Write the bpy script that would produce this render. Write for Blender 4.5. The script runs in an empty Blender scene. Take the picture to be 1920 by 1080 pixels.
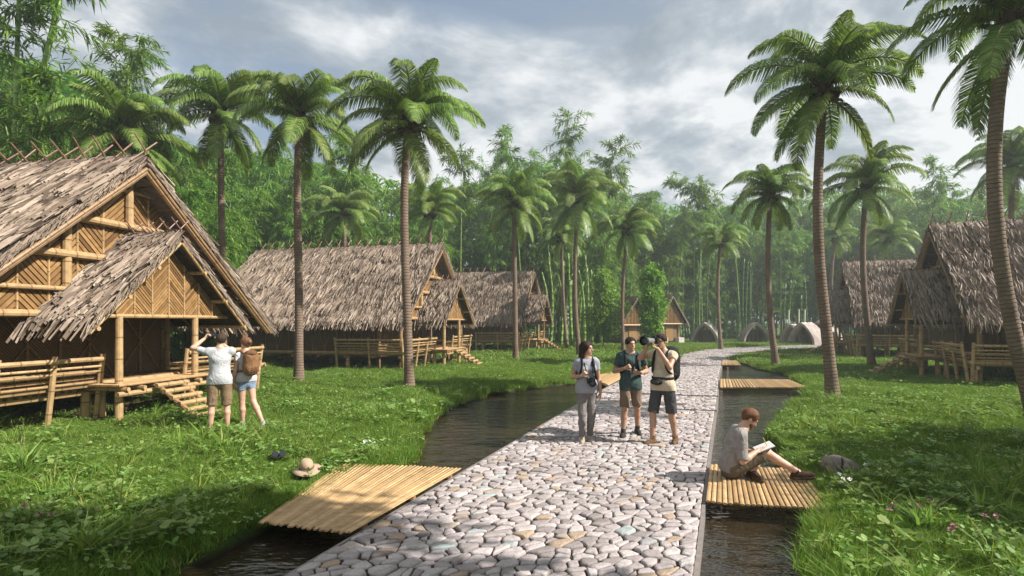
import bpy, math, random
import numpy as np
from mathutils import Vector, Matrix, noise as mnoise

RNG = np.random.default_rng(7)
random.seed(7)
R_ = math.radians
S = bpy.context.scene
COL = S.collection
F, HC, YH = 1050.0, 1.98, 604.0        # focal length in photo pixels, eye height, horizon row

def at(px, py, z=0.0):
    "photo pixel -> world point on the level z"
    d = F * (HC - z) / (py - YH)
    return Vector(((px - 960) / F * d, d, z))

def atd(px, py, d):
    return Vector(((px - 960) / F * d, d, HC + (YH - py) / F * d))

# ------------------------------------------------------------------ objects
def tag(o, label=None, cat=None, group=None, kind=None):
    if label: o['label'] = label
    if cat: o['category'] = cat
    if group: o['group'] = group
    if kind: o['kind'] = kind
    return o

def empty(name, loc=(0, 0, 0), rz=0.0, label=None, cat=None, group=None):
    o = bpy.data.objects.new(name, None)
    o.empty_display_size = 0.2
    COL.objects.link(o)
    o.location = loc
    o.rotation_euler = (0, 0, rz)
    return tag(o, label, cat, group)

def link_mesh(name, me, mat=None, parent=None):
    o = bpy.data.objects.new(name, me)
    COL.objects.link(o)
    if mat is not None and not me.materials:
        for m in (mat if isinstance(mat, (list, tuple)) else [mat]):
            me.materials.append(m)
    if parent is not None: o.parent = parent
    return o

CH = {}
def children_of(o):
    return [c for c in bpy.data.objects if c.parent == o]

def copy_tree(o, parent=None, kids=None):
    if kids is None:
        kids = {}
        for c in bpy.data.objects:
            if c.parent: kids.setdefault(c.parent.name, []).append(c)
    c = o.copy()
    COL.objects.link(c)
    c.parent = parent
    for ch in kids.get(o.name, []): copy_tree(ch, c, kids)
    return c

def np_mesh(name, verts, faces, smooth=False, attrs=None, matidx=None):
    "verts (n,3); faces: (m,k) array or list of arrays"
    me = bpy.data.meshes.new(name)
    verts = np.asarray(verts, np.float32)
    if isinstance(faces, np.ndarray): faces = [faces]
    faces = [f for f in faces if len(f)]
    me.vertices.add(len(verts))
    me.vertices.foreach_set('co', verts.ravel())
    nl = sum(f.size for f in faces); npoly = sum(len(f) for f in faces)
    me.loops.add(nl); me.polygons.add(npoly)
    me.loops.foreach_set('vertex_index', np.concatenate([f.ravel() for f in faces]).astype(np.int32))
    starts = []; s = 0
    for f in faces:
        starts.append(s + np.arange(len(f)) * f.shape[1]); s += f.size
    me.polygons.foreach_set('loop_start', np.concatenate(starts).astype(np.int32))
    if smooth:
        me.polygons.foreach_set('use_smooth', np.ones(npoly, bool))
    if matidx is not None:
        me.polygons.foreach_set('material_index', np.asarray(matidx, np.int32))
    for k, v in (attrs or {}).items():
        a = me.attributes.new(k, 'FLOAT', 'POINT')
        a.data.foreach_set('value', np.asarray(v, np.float32))
    me.update(calc_edges=True)
    me.validate()
    return me

class MB:
    "collects pieces of ONE mesh"
    def __init__(s): s.v = []; s.f = []; s.al = []; s.n = 0
    def add(s, vs, fs, al=None):
        b = s.n
        s.v.extend([tuple(p) for p in vs]); s.n += len(vs)
        s.f.extend([tuple(i + b for i in f) for f in fs])
        s.al.extend(al if al is not None else [0.0] * len(vs))
        return s
    def tube(s, pts, rad, sides=8, cap=True, along0=0.0):
        pts = [Vector(p) for p in pts]
        if not hasattr(rad, '__len__'): rad = [rad] * len(pts)
        vs = []; al = []; L = along0
        up = None
        for i, p in enumerate(pts):
            t = (pts[min(i + 1, len(pts) - 1)] - pts[max(i - 1, 0)])
            if t.length < 1e-9: t = Vector((0, 0, 1))
            t.normalize()
            if up is None:
                up = Vector((0, 0, 1)) if abs(t.z) < 0.9 else Vector((1, 0, 0))
            a = up.cross(t)
            if a.length < 1e-6: a = Vector((0, 1, 0)).cross(t)
            a.normalize(); b = t.cross(a); up = b
            if i: L += (p - pts[i - 1]).length
            for k in range(sides):
                c = 2 * math.pi * k / sides
                vs.append(p + (a * math.cos(c) + b * math.sin(c)) * rad[i]); al.append(L)
        fs = []
        for i in range(len(pts) - 1):
            for k in range(sides):
                k2 = (k + 1) % sides
                fs.append((i * sides + k, i * sides + k2, (i + 1) * sides + k2, (i + 1) * sides + k))
        if cap:
            fs.append(tuple(range(sides - 1, -1, -1)))
            fs.append(tuple((len(pts) - 1) * sides + k for k in range(sides)))
        return s.add(vs, fs, al)
    def pole(s, a, b, r, sides=8, r2=None):
        "one bamboo pole with a slight taper"
        return s.tube([a, b], [r, r2 if r2 else r * 0.93], sides, True, random.random() * 3)
    def box(s, c, size, R=None):
        x, y, z = size[0] / 2, size[1] / 2, size[2] / 2
        vs = [Vector((i * x, j * y, k * z)) for k in (-1, 1) for j in (-1, 1) for i in (-1, 1)]
        if R is not None: vs = [R @ v for v in vs]
        c = Vector(c)
        fs = [(0, 2, 3, 1), (4, 5, 7, 6), (0, 1, 5, 4), (2, 6, 7, 3), (0, 4, 6, 2), (1, 3, 7, 5)]
        return s.add([v + c for v in vs], fs)
    def prism(s, poly, origin, ax, ay, az, t0, t1):
        "2-D polygon in the plane (ax, ay), extruded from t0 to t1 along az"
        o, ax, ay, az = (Vector(k) for k in (origin, ax, ay, az))
        n = len(poly)
        vs = [o + ax * p[0] + ay * p[1] + az * t0 for p in poly] + [o + ax * p[0] + ay * p[1] + az * t1 for p in poly]
        fs = [tuple(range(n - 1, -1, -1)), tuple(range(n, 2 * n))]
        for i in range(n):
            j = (i + 1) % n
            fs.append((i, j, n + j, n + i))
        return s.add(vs, fs)
    def mesh(s, name, smooth=False):
        me = bpy.data.meshes.new(name)
        me.from_pydata(s.v, [], s.f)
        a = me.attributes.new('along', 'FLOAT', 'POINT')
        a.data.foreach_set('value', np.asarray(s.al, np.float32))
        if smooth: me.polygons.foreach_set('use_smooth', np.ones(len(me.polygons), bool))
        me.update()
        return me
    def build(s, name, mat, parent=None, smooth=False):
        return link_mesh(name, s.mesh(name, smooth), mat, parent)

def clip_poly(poly, a, b, c):
    "keep a*x + b*y <= c"
    out = []
    for i in range(len(poly)):
        p, q = poly[i], poly[(i + 1) % len(poly)]
        dp, dq = a * p[0] + b * p[1] - c, a * q[0] + b * q[1] - c
        if dp <= 0: out.append(p)
        if (dp < 0 < dq) or (dq < 0 < dp):
            t = dp / (dp - dq)
            out.append((p[0] + t * (q[0] - p[0]), p[1] + t * (q[1] - p[1])))
    return out

# ------------------------------------------------------------------ materials
class NT:
    def __init__(s, name):
        s.m = bpy.data.materials.new(name); s.m.use_nodes = True
        s.t = s.m.node_tree; s.t.nodes.clear()
        s.out = s.n('ShaderNodeOutputMaterial')
    def n(s, typ, **kw):
        nd = s.t.nodes.new(typ)
        for k, v in kw.items(): setattr(nd, k, v)
        return nd
    def l(s, a, b): s.t.links.new(a, b)
    def val(s, sock, v):
        if hasattr(v, 'is_linked') or isinstance(v, bpy.types.NodeSocket): s.l(v, sock)
        else: sock.default_value = v
    def math(s, op, a, b=0.0, c=None, clamp=False):
        nd = s.n('ShaderNodeMath', operation=op, use_clamp=clamp)
        s.val(nd.inputs[0], a); s.val(nd.inputs[1], b)
        if c is not None: s.val(nd.inputs[2], c)
        return nd.outputs[0]
    def noise(s, scale, detail=3, rough=0.55, vec=None, dim=None):
        nd = s.n('ShaderNodeTexNoise')
        nd.inputs['Scale'].default_value = scale
        nd.inputs['Detail'].default_value = detail
        nd.inputs['Roughness'].default_value = rough
        if vec is not None: s.l(vec, nd.inputs['Vector'])
        return nd.outputs['Fac']
    def obj(s): return s.n('ShaderNodeTexCoord').outputs['Object']
    def mapv(s, vec, scale=(1, 1, 1), rot=(0, 0, 0), loc=(0, 0, 0)):
        m = s.n('ShaderNodeMapping')
        m.inputs['Scale'].default_value = scale; m.inputs['Rotation'].default_value = rot
        m.inputs['Location'].default_value = loc
        s.l(vec, m.inputs['Vector'])
        return m.outputs[0]
    def ramp(s, fac, stops, interp='LINEAR'):
        r = s.n('ShaderNodeValToRGB'); r.color_ramp.interpolation = interp
        e = r.color_ramp.elements
        while len(e) < len(stops): e.new(0.5)
        for k, (p, c) in enumerate(stops):
            e[k].position = p
            e[k].color = (c, c, c, 1) if not hasattr(c, '__len__') else tuple(c) + (1,)
        s.l(fac, r.inputs[0])
        return r.outputs[0]
    def mix(s, fac, a, b, mode='MIX'):
        m = s.n('ShaderNodeMix', data_type='RGBA', blend_type=mode)
        s.val(m.inputs[0], fac)
        s.val(m.inputs[6], a if not isinstance(a, tuple) else (a + (1,) if len(a) == 3 else a))
        s.val(m.inputs[7], b if not isinstance(b, tuple) else (b + (1,) if len(b) == 3 else b))
        return m.outputs[2]
    def island(s): return s.n('ShaderNodeNewGeometry').outputs['Random Per Island']
    def orand(s): return s.n('ShaderNodeObjectInfo').outputs['Random']
    def attr(s, name):
        return s.n('ShaderNodeAttribute', attribute_name=name).outputs['Fac']
    def bump(s, h, strength=0.3, dist=0.02):
        b = s.n('ShaderNodeBump')
        b.inputs['Strength'].default_value = strength; b.inputs['Distance'].default_value = dist
        s.l(h, b.inputs['Height'])
        return b.outputs[0]
    def pbr(s, col, rough=0.6, normal=None, spec=0.4, metal=0.0):
        p = s.n('ShaderNodeBsdfPrincipled')
        s.val(p.inputs['Base Color'], col if not isinstance(col, tuple) else (col + (1,) if len(col) == 3 else col))
        s.val(p.inputs['Roughness'], rough)
        p.inputs['Specular IOR Level'].default_value = spec
        p.inputs['Metallic'].default_value = metal
        if normal is not None: s.l(normal, p.inputs['Normal'])
        return p.outputs[0]
    def done(s, shader):
        s.l(shader, s.out.inputs['Surface']); return s.m

def simple(name, col, rough=0.6, spec=0.4, metal=0.0, var=0.15, scale=14.0, bump=0.15, bdist=0.004):
    t = NT(name)
    o = t.obj()
    nz = t.noise(scale, 4, 0.6, o)
    lo = tuple(c * (1 - var) for c in col); hi = tuple(min(1, c * (1 + var)) for c in col)
    c = t.ramp(nz, [(0.3, lo), (0.7, hi)])
    return t.done(t.pbr(c, rough, t.bump(t.noise(scale * 6, 3, 0.6, o), bump, bdist), spec, metal))

def leafmat(name, dark, mid, light, trans=0.35, rough=0.5, spec=0.3, objvar=0.25, dry=None):
    t = NT(name)
    c = t.ramp(t.island(), [(0.0, dark), (0.5, mid), (1.0, light)] if dry is None else [(0.0, dark), (0.5, mid), (0.93, light), (0.95, dry), (1.0, dry)])
    h = t.n('ShaderNodeHueSaturation')
    t.l(c, h.inputs['Color'])
    t.l(t.math('MULTIPLY_ADD', t.orand(), objvar, 1 - objvar / 2), h.inputs['Value'])
    t.l(t.math('MULTIPLY_ADD', t.orand(), 0.03, 0.485), h.inputs['Hue'])
    c = h.outputs[0]
    p = t.pbr(c, rough, None, spec)
    tr = t.n('ShaderNodeBsdfTranslucent')
    t.l(t.mix(1.0, c, (1.0, 1.0, 0.55), 'MULTIPLY'), tr.inputs['Color'])
    ms = t.n('ShaderNodeMixShader'); ms.inputs[0].default_value = trans
    t.l(p, ms.inputs[1]); t.l(tr.outputs[0], ms.inputs[2])
    return t.done(ms.outputs[0])

def bamboo_mat(name, lo, hi, node=(0.10, 0.05, 0.02), period=0.42, rough=0.45, ringmix=0.75):
    t = NT(name)
    isl = t.island()
    base = t.ramp(isl, [(0.0, lo), (1.0, hi)])
    al = t.attr('along')
    ph = t.math('FRACT', t.math('ADD', t.math('DIVIDE', al, period), t.math('MULTIPLY', isl, 7.0)))
    ring = t.math('LESS_THAN', ph, 0.055)
    sh = t.noise(9, 4, 0.6, t.mapv(t.obj(), (1, 1, 1)))
    c = t.mix(t.ramp(sh, [(0.42, 0.0), (0.75, 0.6)]), base, tuple(x * 0.5 for x in lo))
    c = t.mix(t.math('MULTIPLY', ring, ringmix), c, node)
    return t.done(t.pbr(c, rough, t.bump(t.math('ADD', t.math('MULTIPLY', ring, 1.0), t.noise(60, 2, 0.5, t.obj())), 0.3, 0.006), 0.35))

M = {}
M['bamboo'] = bamboo_mat('dry bamboo', (0.33, 0.205, 0.095), (0.51, 0.345, 0.172))
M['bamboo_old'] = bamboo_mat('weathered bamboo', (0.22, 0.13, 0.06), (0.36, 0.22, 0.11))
M['bamboo_brown'] = bamboo_mat('brown ridge sticks', (0.15, 0.075, 0.05), (0.25, 0.13, 0.085))
M['bamboo_mat'] = bamboo_mat('raft bamboo', (0.36, 0.225, 0.105), (0.56, 0.375, 0.185), period=0.55, ringmix=0.22)
M['bamboo_green'] = bamboo_mat('green bamboo culm', (0.12, 0.22, 0.04), (0.28, 0.40, 0.10), (0.05, 0.10, 0.02), 0.5)
M['bamboo_shade_tint'] = bamboo_mat('green culm with shade in colour', (0.06, 0.11, 0.03), (0.14, 0.21, 0.06), (0.03, 0.05, 0.02), 0.5)  # green culm darkened, so the forest shade is painted into its colour
M['bamboo_split'] = bamboo_mat('split bamboo cladding', (0.20, 0.108, 0.040), (0.37, 0.215, 0.085), period=0.9)
M['panel_back'] = simple('woven bamboo backing', (0.075, 0.038, 0.016), 0.85, 0.15, 0, 0.4, 20)

def thatch_mat(name, cols):
    t = NT(name)
    isl = t.island()
    c = t.ramp(isl, [(i / (len(cols) - 1), k) for i, k in enumerate(cols)])
    o = t.obj()
    big = t.noise(0.9, 4, 0.6, o)
    c = t.mix(t.ramp(big, [(0.40, 0.0), (0.72, 0.55)]), c, (0.085, 0.062, 0.048))
    st = t.noise(55, 3, 0.6, t.mapv(o, (1, 0.12, 0.12)))
    c = t.mix(t.ramp(st, [(0.4, 0.0), (0.6, 0.4)]), c, (0.16, 0.115, 0.085))
    return t.done(t.pbr(c, 0.75, t.bump(st, 0.5, 0.01), 0.25))
M['thatch'] = thatch_mat('dry palm thatch', [(0.10, 0.072, 0.053), (0.25, 0.185, 0.135), (0.33, 0.255, 0.19), (0.45, 0.36, 0.28)])
M['thatch_base'] = simple('thatch underlayer', (0.060, 0.042, 0.030), 0.9, 0.1, 0, 0.5, 8)
M['wall'] = None
def wall_mat():
    t = NT('woven bamboo wall')
    o = t.obj()
    w1 = t.n('ShaderNodeTexWave', wave_type='BANDS', bands_direction='DIAGONAL')
    w1.inputs['Scale'].default_value = 9; w1.inputs['Distortion'].default_value = 0.6
    t.l(o, w1.inputs['Vector'])
    nz = t.noise(6, 4, 0.6, o)
    c = t.ramp(w1.outputs['Fac'], [(0.1, (0.095, 0.055, 0.026)), (0.5, (0.20, 0.122, 0.058)), (1, (0.26, 0.165, 0.08))])
    c = t.mix(t.ramp(nz, [(0.4, 0.0), (0.7, 0.55)]), c, (0.12, 0.07, 0.035))
    return t.done(t.pbr(c, 0.7, t.bump(w1.outputs['Fac'], 0.5, 0.012), 0.25))
M['wall'] = wall_mat()

def trunk_mat():
    t = NT('palm trunk bark')
    al = t.attr('along')
    o = t.obj()
    nz = t.noise(5, 3, 0.6, o)
    ph = t.math('FRACT', t.math('ADD', t.math('DIVIDE', al, 0.085), t.math('MULTIPLY', nz, 0.9)))
    ring = t.ramp(ph, [(0.0, 0.0), (0.2, 1.0), (0.75, 0.85), (1.0, 0.0)])
    c = t.ramp(t.noise(2.2, 5, 0.65, o), [(0.3, (0.125, 0.085, 0.06)), (0.7, (0.25, 0.18, 0.13))])
    c = t.mix(ring, (0.115, 0.078, 0.055), c)
    fine = t.noise(70, 3, 0.6, t.mapv(o, (1, 1, 0.2)))
    return t.done(t.pbr(c, 0.85, t.bump(t.math('ADD', t.math('MULTIPLY', fine, 0.5), ring), 0.6, 0.02), 0.2))
M['trunk'] = trunk_mat()
M['palm_heart'] = simple('brown frond bases', (0.075, 0.042, 0.026), 0.85, 0.2, 0, 0.4, 12)
M['palm_leaf'] = leafmat('palm leaflets', (0.085, 0.165, 0.028), (0.165, 0.265, 0.052), (0.31, 0.395, 0.115), 0.38, 0.45, 0.4, 0.3)
M['bam_leaf'] = leafmat('bamboo leaves', (0.05, 0.135, 0.018), (0.115, 0.235, 0.032), (0.26, 0.37, 0.075), 0.42, 0.45, 0.35, 0.35)
M['tree_leaf'] = leafmat('small bright tree leaves', (0.10, 0.23, 0.03), (0.19, 0.36, 0.05), (0.30, 0.48, 0.10), 0.5)
M['grass'] = leafmat('grass blades', (0.075, 0.155, 0.018), (0.15, 0.26, 0.034), (0.28, 0.385, 0.08), 0.42, 0.5, 0.25, 0.35, dry=(0.36, 0.31, 0.13))
M['weed'] = leafmat('broad weed leaves', (0.09, 0.18, 0.03), (0.16, 0.27, 0.05), (0.28, 0.38, 0.11), 0.4, 0.4, 0.4, 0.3)
M['fl_white'] = simple('white petals', (0.75, 0.74, 0.68), 0.6, 0.2)
M['fl_pink'] = simple('dusty pink flower heads', (0.36, 0.17, 0.19), 0.7, 0.2)
# ------------------------------------------------------------------ setting: ground, water, path
def px_poly(pts, z=-0.03): return [at(x, y, z).xy for x, y in pts]

# path edges, from the photo (left edge, right edge)
PL = [(345, 1190), (530, 1080), (945, 838), (1085, 755), (1150, 718), (1215, 690), (1262, 671), (1287, 661), (1318, 655), (1400, 650), (1520, 646.5), (1700, 644)]
PR = [(1292, 1190), (1305, 1080), (1332, 838), (1345, 755), (1348, 718), (1350, 690), (1362, 675), (1395, 665), (1445, 659.5), (1500, 656), (1600, 652), (1760, 648)]
pl = [at(x, y, 0.03).xy for x, y in PL]; pr = [at(x, y, 0.03).xy for x, y in PR]
# extend behind the camera
def extend(l):
    d = (l[0] - l[1]).normalized(); return [l[0] + d * 9] + l
pl, pr = extend(pl), extend(pr)

def poly_dist(P, pts, closed):
    "distance of points P (n,2) to a polyline"
    best = np.full(len(P), 1e9)
    m = len(pts)
    for i in range(m if closed else m - 1):
        a = np.array(pts[i]); b = np.array(pts[(i + 1) % m])
        ab = b - a; L = (ab @ ab) + 1e-12
        t = np.clip(((P - a) @ ab) / L, 0, 1)
        q = P - (a + t[:, None] * ab)
        best = np.minimum(best, np.hypot(q[:, 0], q[:, 1]))
    return best
def inside(P, poly):
    x, y = P[:, 0], P[:, 1]; r = np.zeros(len(P), bool); m = len(poly)
    for i in range(m):
        x1, y1 = poly[i]; x2, y2 = poly[(i + 1) % m]
        c = ((y1 > y) != (y2 > y)) & (x < (x2 - x1) * (y - y1) / (y2 - y1 + 1e-12) + x1)
        r ^= c
    return r
def sdist(P, poly):
    d = poly_dist(P, poly, True)
    return np.where(inside(P, poly), -d, d)

# water's edge on the grass side, from the photo
BL = [(-120, 1190), (250, 1085), (440, 1003), (560, 948), (690, 905), (765, 862), (772, 842), (800, 792), (835, 764), (905, 737), (1000, 723), (1085, 715), (1150, 704), (1195, 690), (1215, 684)]
BR = [(1600, 1190), (1545, 1085), (1510, 990), (1545, 945), (1490, 905), (1482, 868), (1452, 812), (1474, 778), (1515, 742), (1520, 722), (1480, 700), (1420, 688), (1385, 676), (1368, 671)]
bl = extend([at(x, y, -0.03).xy for x, y in BL]); br = extend([at(x, y, -0.03).xy for x, y in BR])
POLY_L = [tuple(p) for p in bl] + [tuple((p + q) / 2) for p, q in reversed(list(zip(pl[:7], pr[:7])))]
POLY_R = [tuple(p) for p in br] + [tuple((p + q) / 2) for p, q in reversed(list(zip(pl[:7], pr[:7])))]
POLY_P = [tuple(p) for p in pl] + [tuple(p) for p in reversed(pr)]

def axis(lo, hi, flo, fhi, step):
    a = list(np.arange(flo, fhi + 1e-6, step))
    k = step; x = fhi
    while x < hi: k *= 1.25; x += k; a.append(x)
    k = step; x = flo
    while x > lo: k *= 1.25; x -= k; a.insert(0, x)
    return np.array(a)
gx = axis(-520, 520, -11, 15, 0.16); gy = axis(-60, 700, -3, 40, 0.16)
GX, GY = np.meshgrid(gx, gy)
P2 = np.stack([GX.ravel(), GY.ravel()], 1)
def hills(P):
    x, y = P[:, 0], P[:, 1]
    return 0.035 * np.sin(x * 1.7 + 0.6 * np.sin(y * 1.1)) * np.cos(y * 1.3 + 0.4 * x) + 0.02 * np.sin(x * 4.1 + y * 2.2)
SDL, SDR, SDP = sdist(P2, POLY_L), sdist(P2, POLY_R), sdist(P2, POLY_P)
wig = 0.10 * np.sin(P2[:, 0] * 5.3 + P2[:, 1] * 3.1) + 0.06 * np.sin(P2[:, 0] * 11.0 - P2[:, 1] * 8.3)
dw = np.minimum(SDL, SDR) + wig * 0.5
def sstep(a, b, x):
    t = np.clip((x - a) / (b - a), 0, 1); return t * t * (3 - 2 * t)
near = np.minimum(np.abs(P2[:, 0]), 60) < 40
z = hills(P2) * near + 0.02
z = z * sstep(0.0, 0.5, SDP) - 0.09 * (1 - sstep(-0.05, 0.12, SDP))
z = z * sstep(-0.2, 0.25, dw) - 0.62 * (1 - sstep(-0.30, 0.06, dw))
for q_ in (((1322, 945), (1331, 868), (1520, 870), (1596, 962)), ((655, 1000), (868, 878), (635, 866), (482, 980))):
    k_ = inside(P2, [tuple(at(x, y, .06).xy) for x, y in q_]); z = np.where(k_, np.minimum(z, -0.01), z)
nx_, ny_ = len(gx), len(gy)
idx = np.arange(nx_ * ny_).reshape(ny_, nx_)
quads = np.stack([idx[:-1, :-1].ravel(), idx[:-1, 1:].ravel(), idx[1:, 1:].ravel(), idx[1:, :-1].ravel()], 1)
def ground_mat():
    t = NT('mossy soil')
    geo = t.n('ShaderNodeNewGeometry')
    pos = geo.outputs['Position']
    a = t.noise(1.3, 5, 0.6, pos); b = t.noise(18, 4, 0.65, pos)
    c = t.ramp(b, [(0.3, (0.030, 0.055, 0.010)), (0.6, (0.065, 0.115, 0.020)), (0.8, (0.11, 0.165, 0.035))])
    c = t.mix(t.ramp(a, [(0.45, 0.0), (0.7, 0.5)]), c, (0.06, 0.075, 0.02))
    sx = t.n('ShaderNodeSeparateXYZ'); t.l(pos, sx.inputs[0])
    c = t.mix(t.math('MULTIPLY', t.attr('dirt'), t.ramp(t.noise(3.5, 4, .6, pos), [(.3, .55), (.6, 1.0)])), c, (0.155, 0.100, 0.062))
    wet = t.ramp(t.math('MULTIPLY_ADD', sx.outputs[2], 4.0, 0.75), [(0.25, 1.0), (0.6, 0.0)])
    c = t.mix(wet, c, (0.018, 0.014, 0.008))
    return t.done(t.pbr(c, 0.9, t.bump(b, 0.6, 0.04), 0.15))
SPOTS_XY = [((-8.0, 12.14), -11.3, 1), ((-3.3, 25.9), -14, 1), ((1.51, 39.7), -15, 1), ((15.55, 20.7), 157, -1), ((20.05, 33.8), 158, -1)]
dirt = np.zeros(len(P2))
for (hx, hy), rz_, sy_ in SPOTS_XY:
    c_, s_ = math.cos(math.radians(rz_)), math.sin(math.radians(rz_))
    lx = (P2[:, 0] - hx) * c_ + (P2[:, 1] - hy) * s_; ly = (-(P2[:, 0] - hx) * s_ + (P2[:, 1] - hy) * c_) * sy_
    e = np.maximum(np.maximum(lx - .2, -10.2 - lx), np.abs(ly) - 4.2)
    dirt = np.maximum(dirt, 1 - sstep(-.5, .45, e + .25 * np.sin(lx * 3.1) * np.cos(ly * 2.3)))
ground = link_mesh('ground', np_mesh('ground', np.stack([P2[:, 0], P2[:, 1], z], 1), quads, True, {'dirt': dirt}), ground_mat())
tag(ground, kind='structure')

def water_mat():
    t = NT('dark channel water')
    geo = t.n('ShaderNodeNewGeometry')
    v = t.mapv(geo.outputs['Position'], (1.0, 2.2, 1), (0, 0, math.radians(-16)))
    w1 = t.noise(2.4, 3, 0.55, v); w2 = t.noise(9, 2, 0.5, v)
    h = t.math('ADD', w1, t.math('MULTIPLY', w2, 0.22))
    c = t.ramp(t.noise(1.0, 3, 0.5, geo.outputs['Position']), [(0.3, (0.018, 0.014, 0.008)), (0.7, (0.034, 0.024, 0.012))])
    return t.done(t.pbr(c, 0.045, t.bump(h, 0.30, 0.20), 0.7))
wv = np.array([(-9, -12, -0.13), (15, -12, -0.13), (15, 34, -0.13), (-9, 34, -0.13)])
water = link_mesh('water', np_mesh('water', wv, np.array([[0, 1, 2, 3]])), water_mat())
tag(water, kind='structure')

# ---- path: slab, kerb strips and fitted flat stones, one mesh
def resample(l, n):
    l = [np.array(p) for p in l]
    s = np.concatenate([[0], np.cumsum([np.linalg.norm(l[i + 1] - l[i]) for i in range(len(l) - 1)])])
    return s, l
def smooth_line(l, it=2):
    l = [np.array(p) for p in l]
    for _ in range(it):
        o = [l[0]]
        for i in range(len(l) - 1):
            o += [l[i] * .75 + l[i + 1] * .25, l[i] * .25 + l[i + 1] * .75]
        o.append(l[-1]); l = o
    return np.array(l)
sl, sr = smooth_line(pl), smooth_line(pr)
def param(l, n):
    s = np.concatenate([[0], np.cumsum(np.linalg.norm(np.diff(l, axis=0), axis=1))])
    return s, s[-1]
# stations: the two smoothed lines have equal numbers of points, so pair them
mid = (sl + sr) / 2
smid, Lmid = param(mid, 0)
wid = np.linalg.norm(sr - sl, axis=1)
def path_pt(s, t):
    "s metres along the middle line, t in 0..1 across"
    lx = np.interp(s, smid, sl[:, 0]); ly = np.interp(s, smid, sl[:, 1])
    rx = np.interp(s, smid, sr[:, 0]); ry = np.interp(s, smid, sr[:, 1])
    return np.stack([lx + (rx - lx) * t, ly + (ry - ly) * t], -1)

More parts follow.
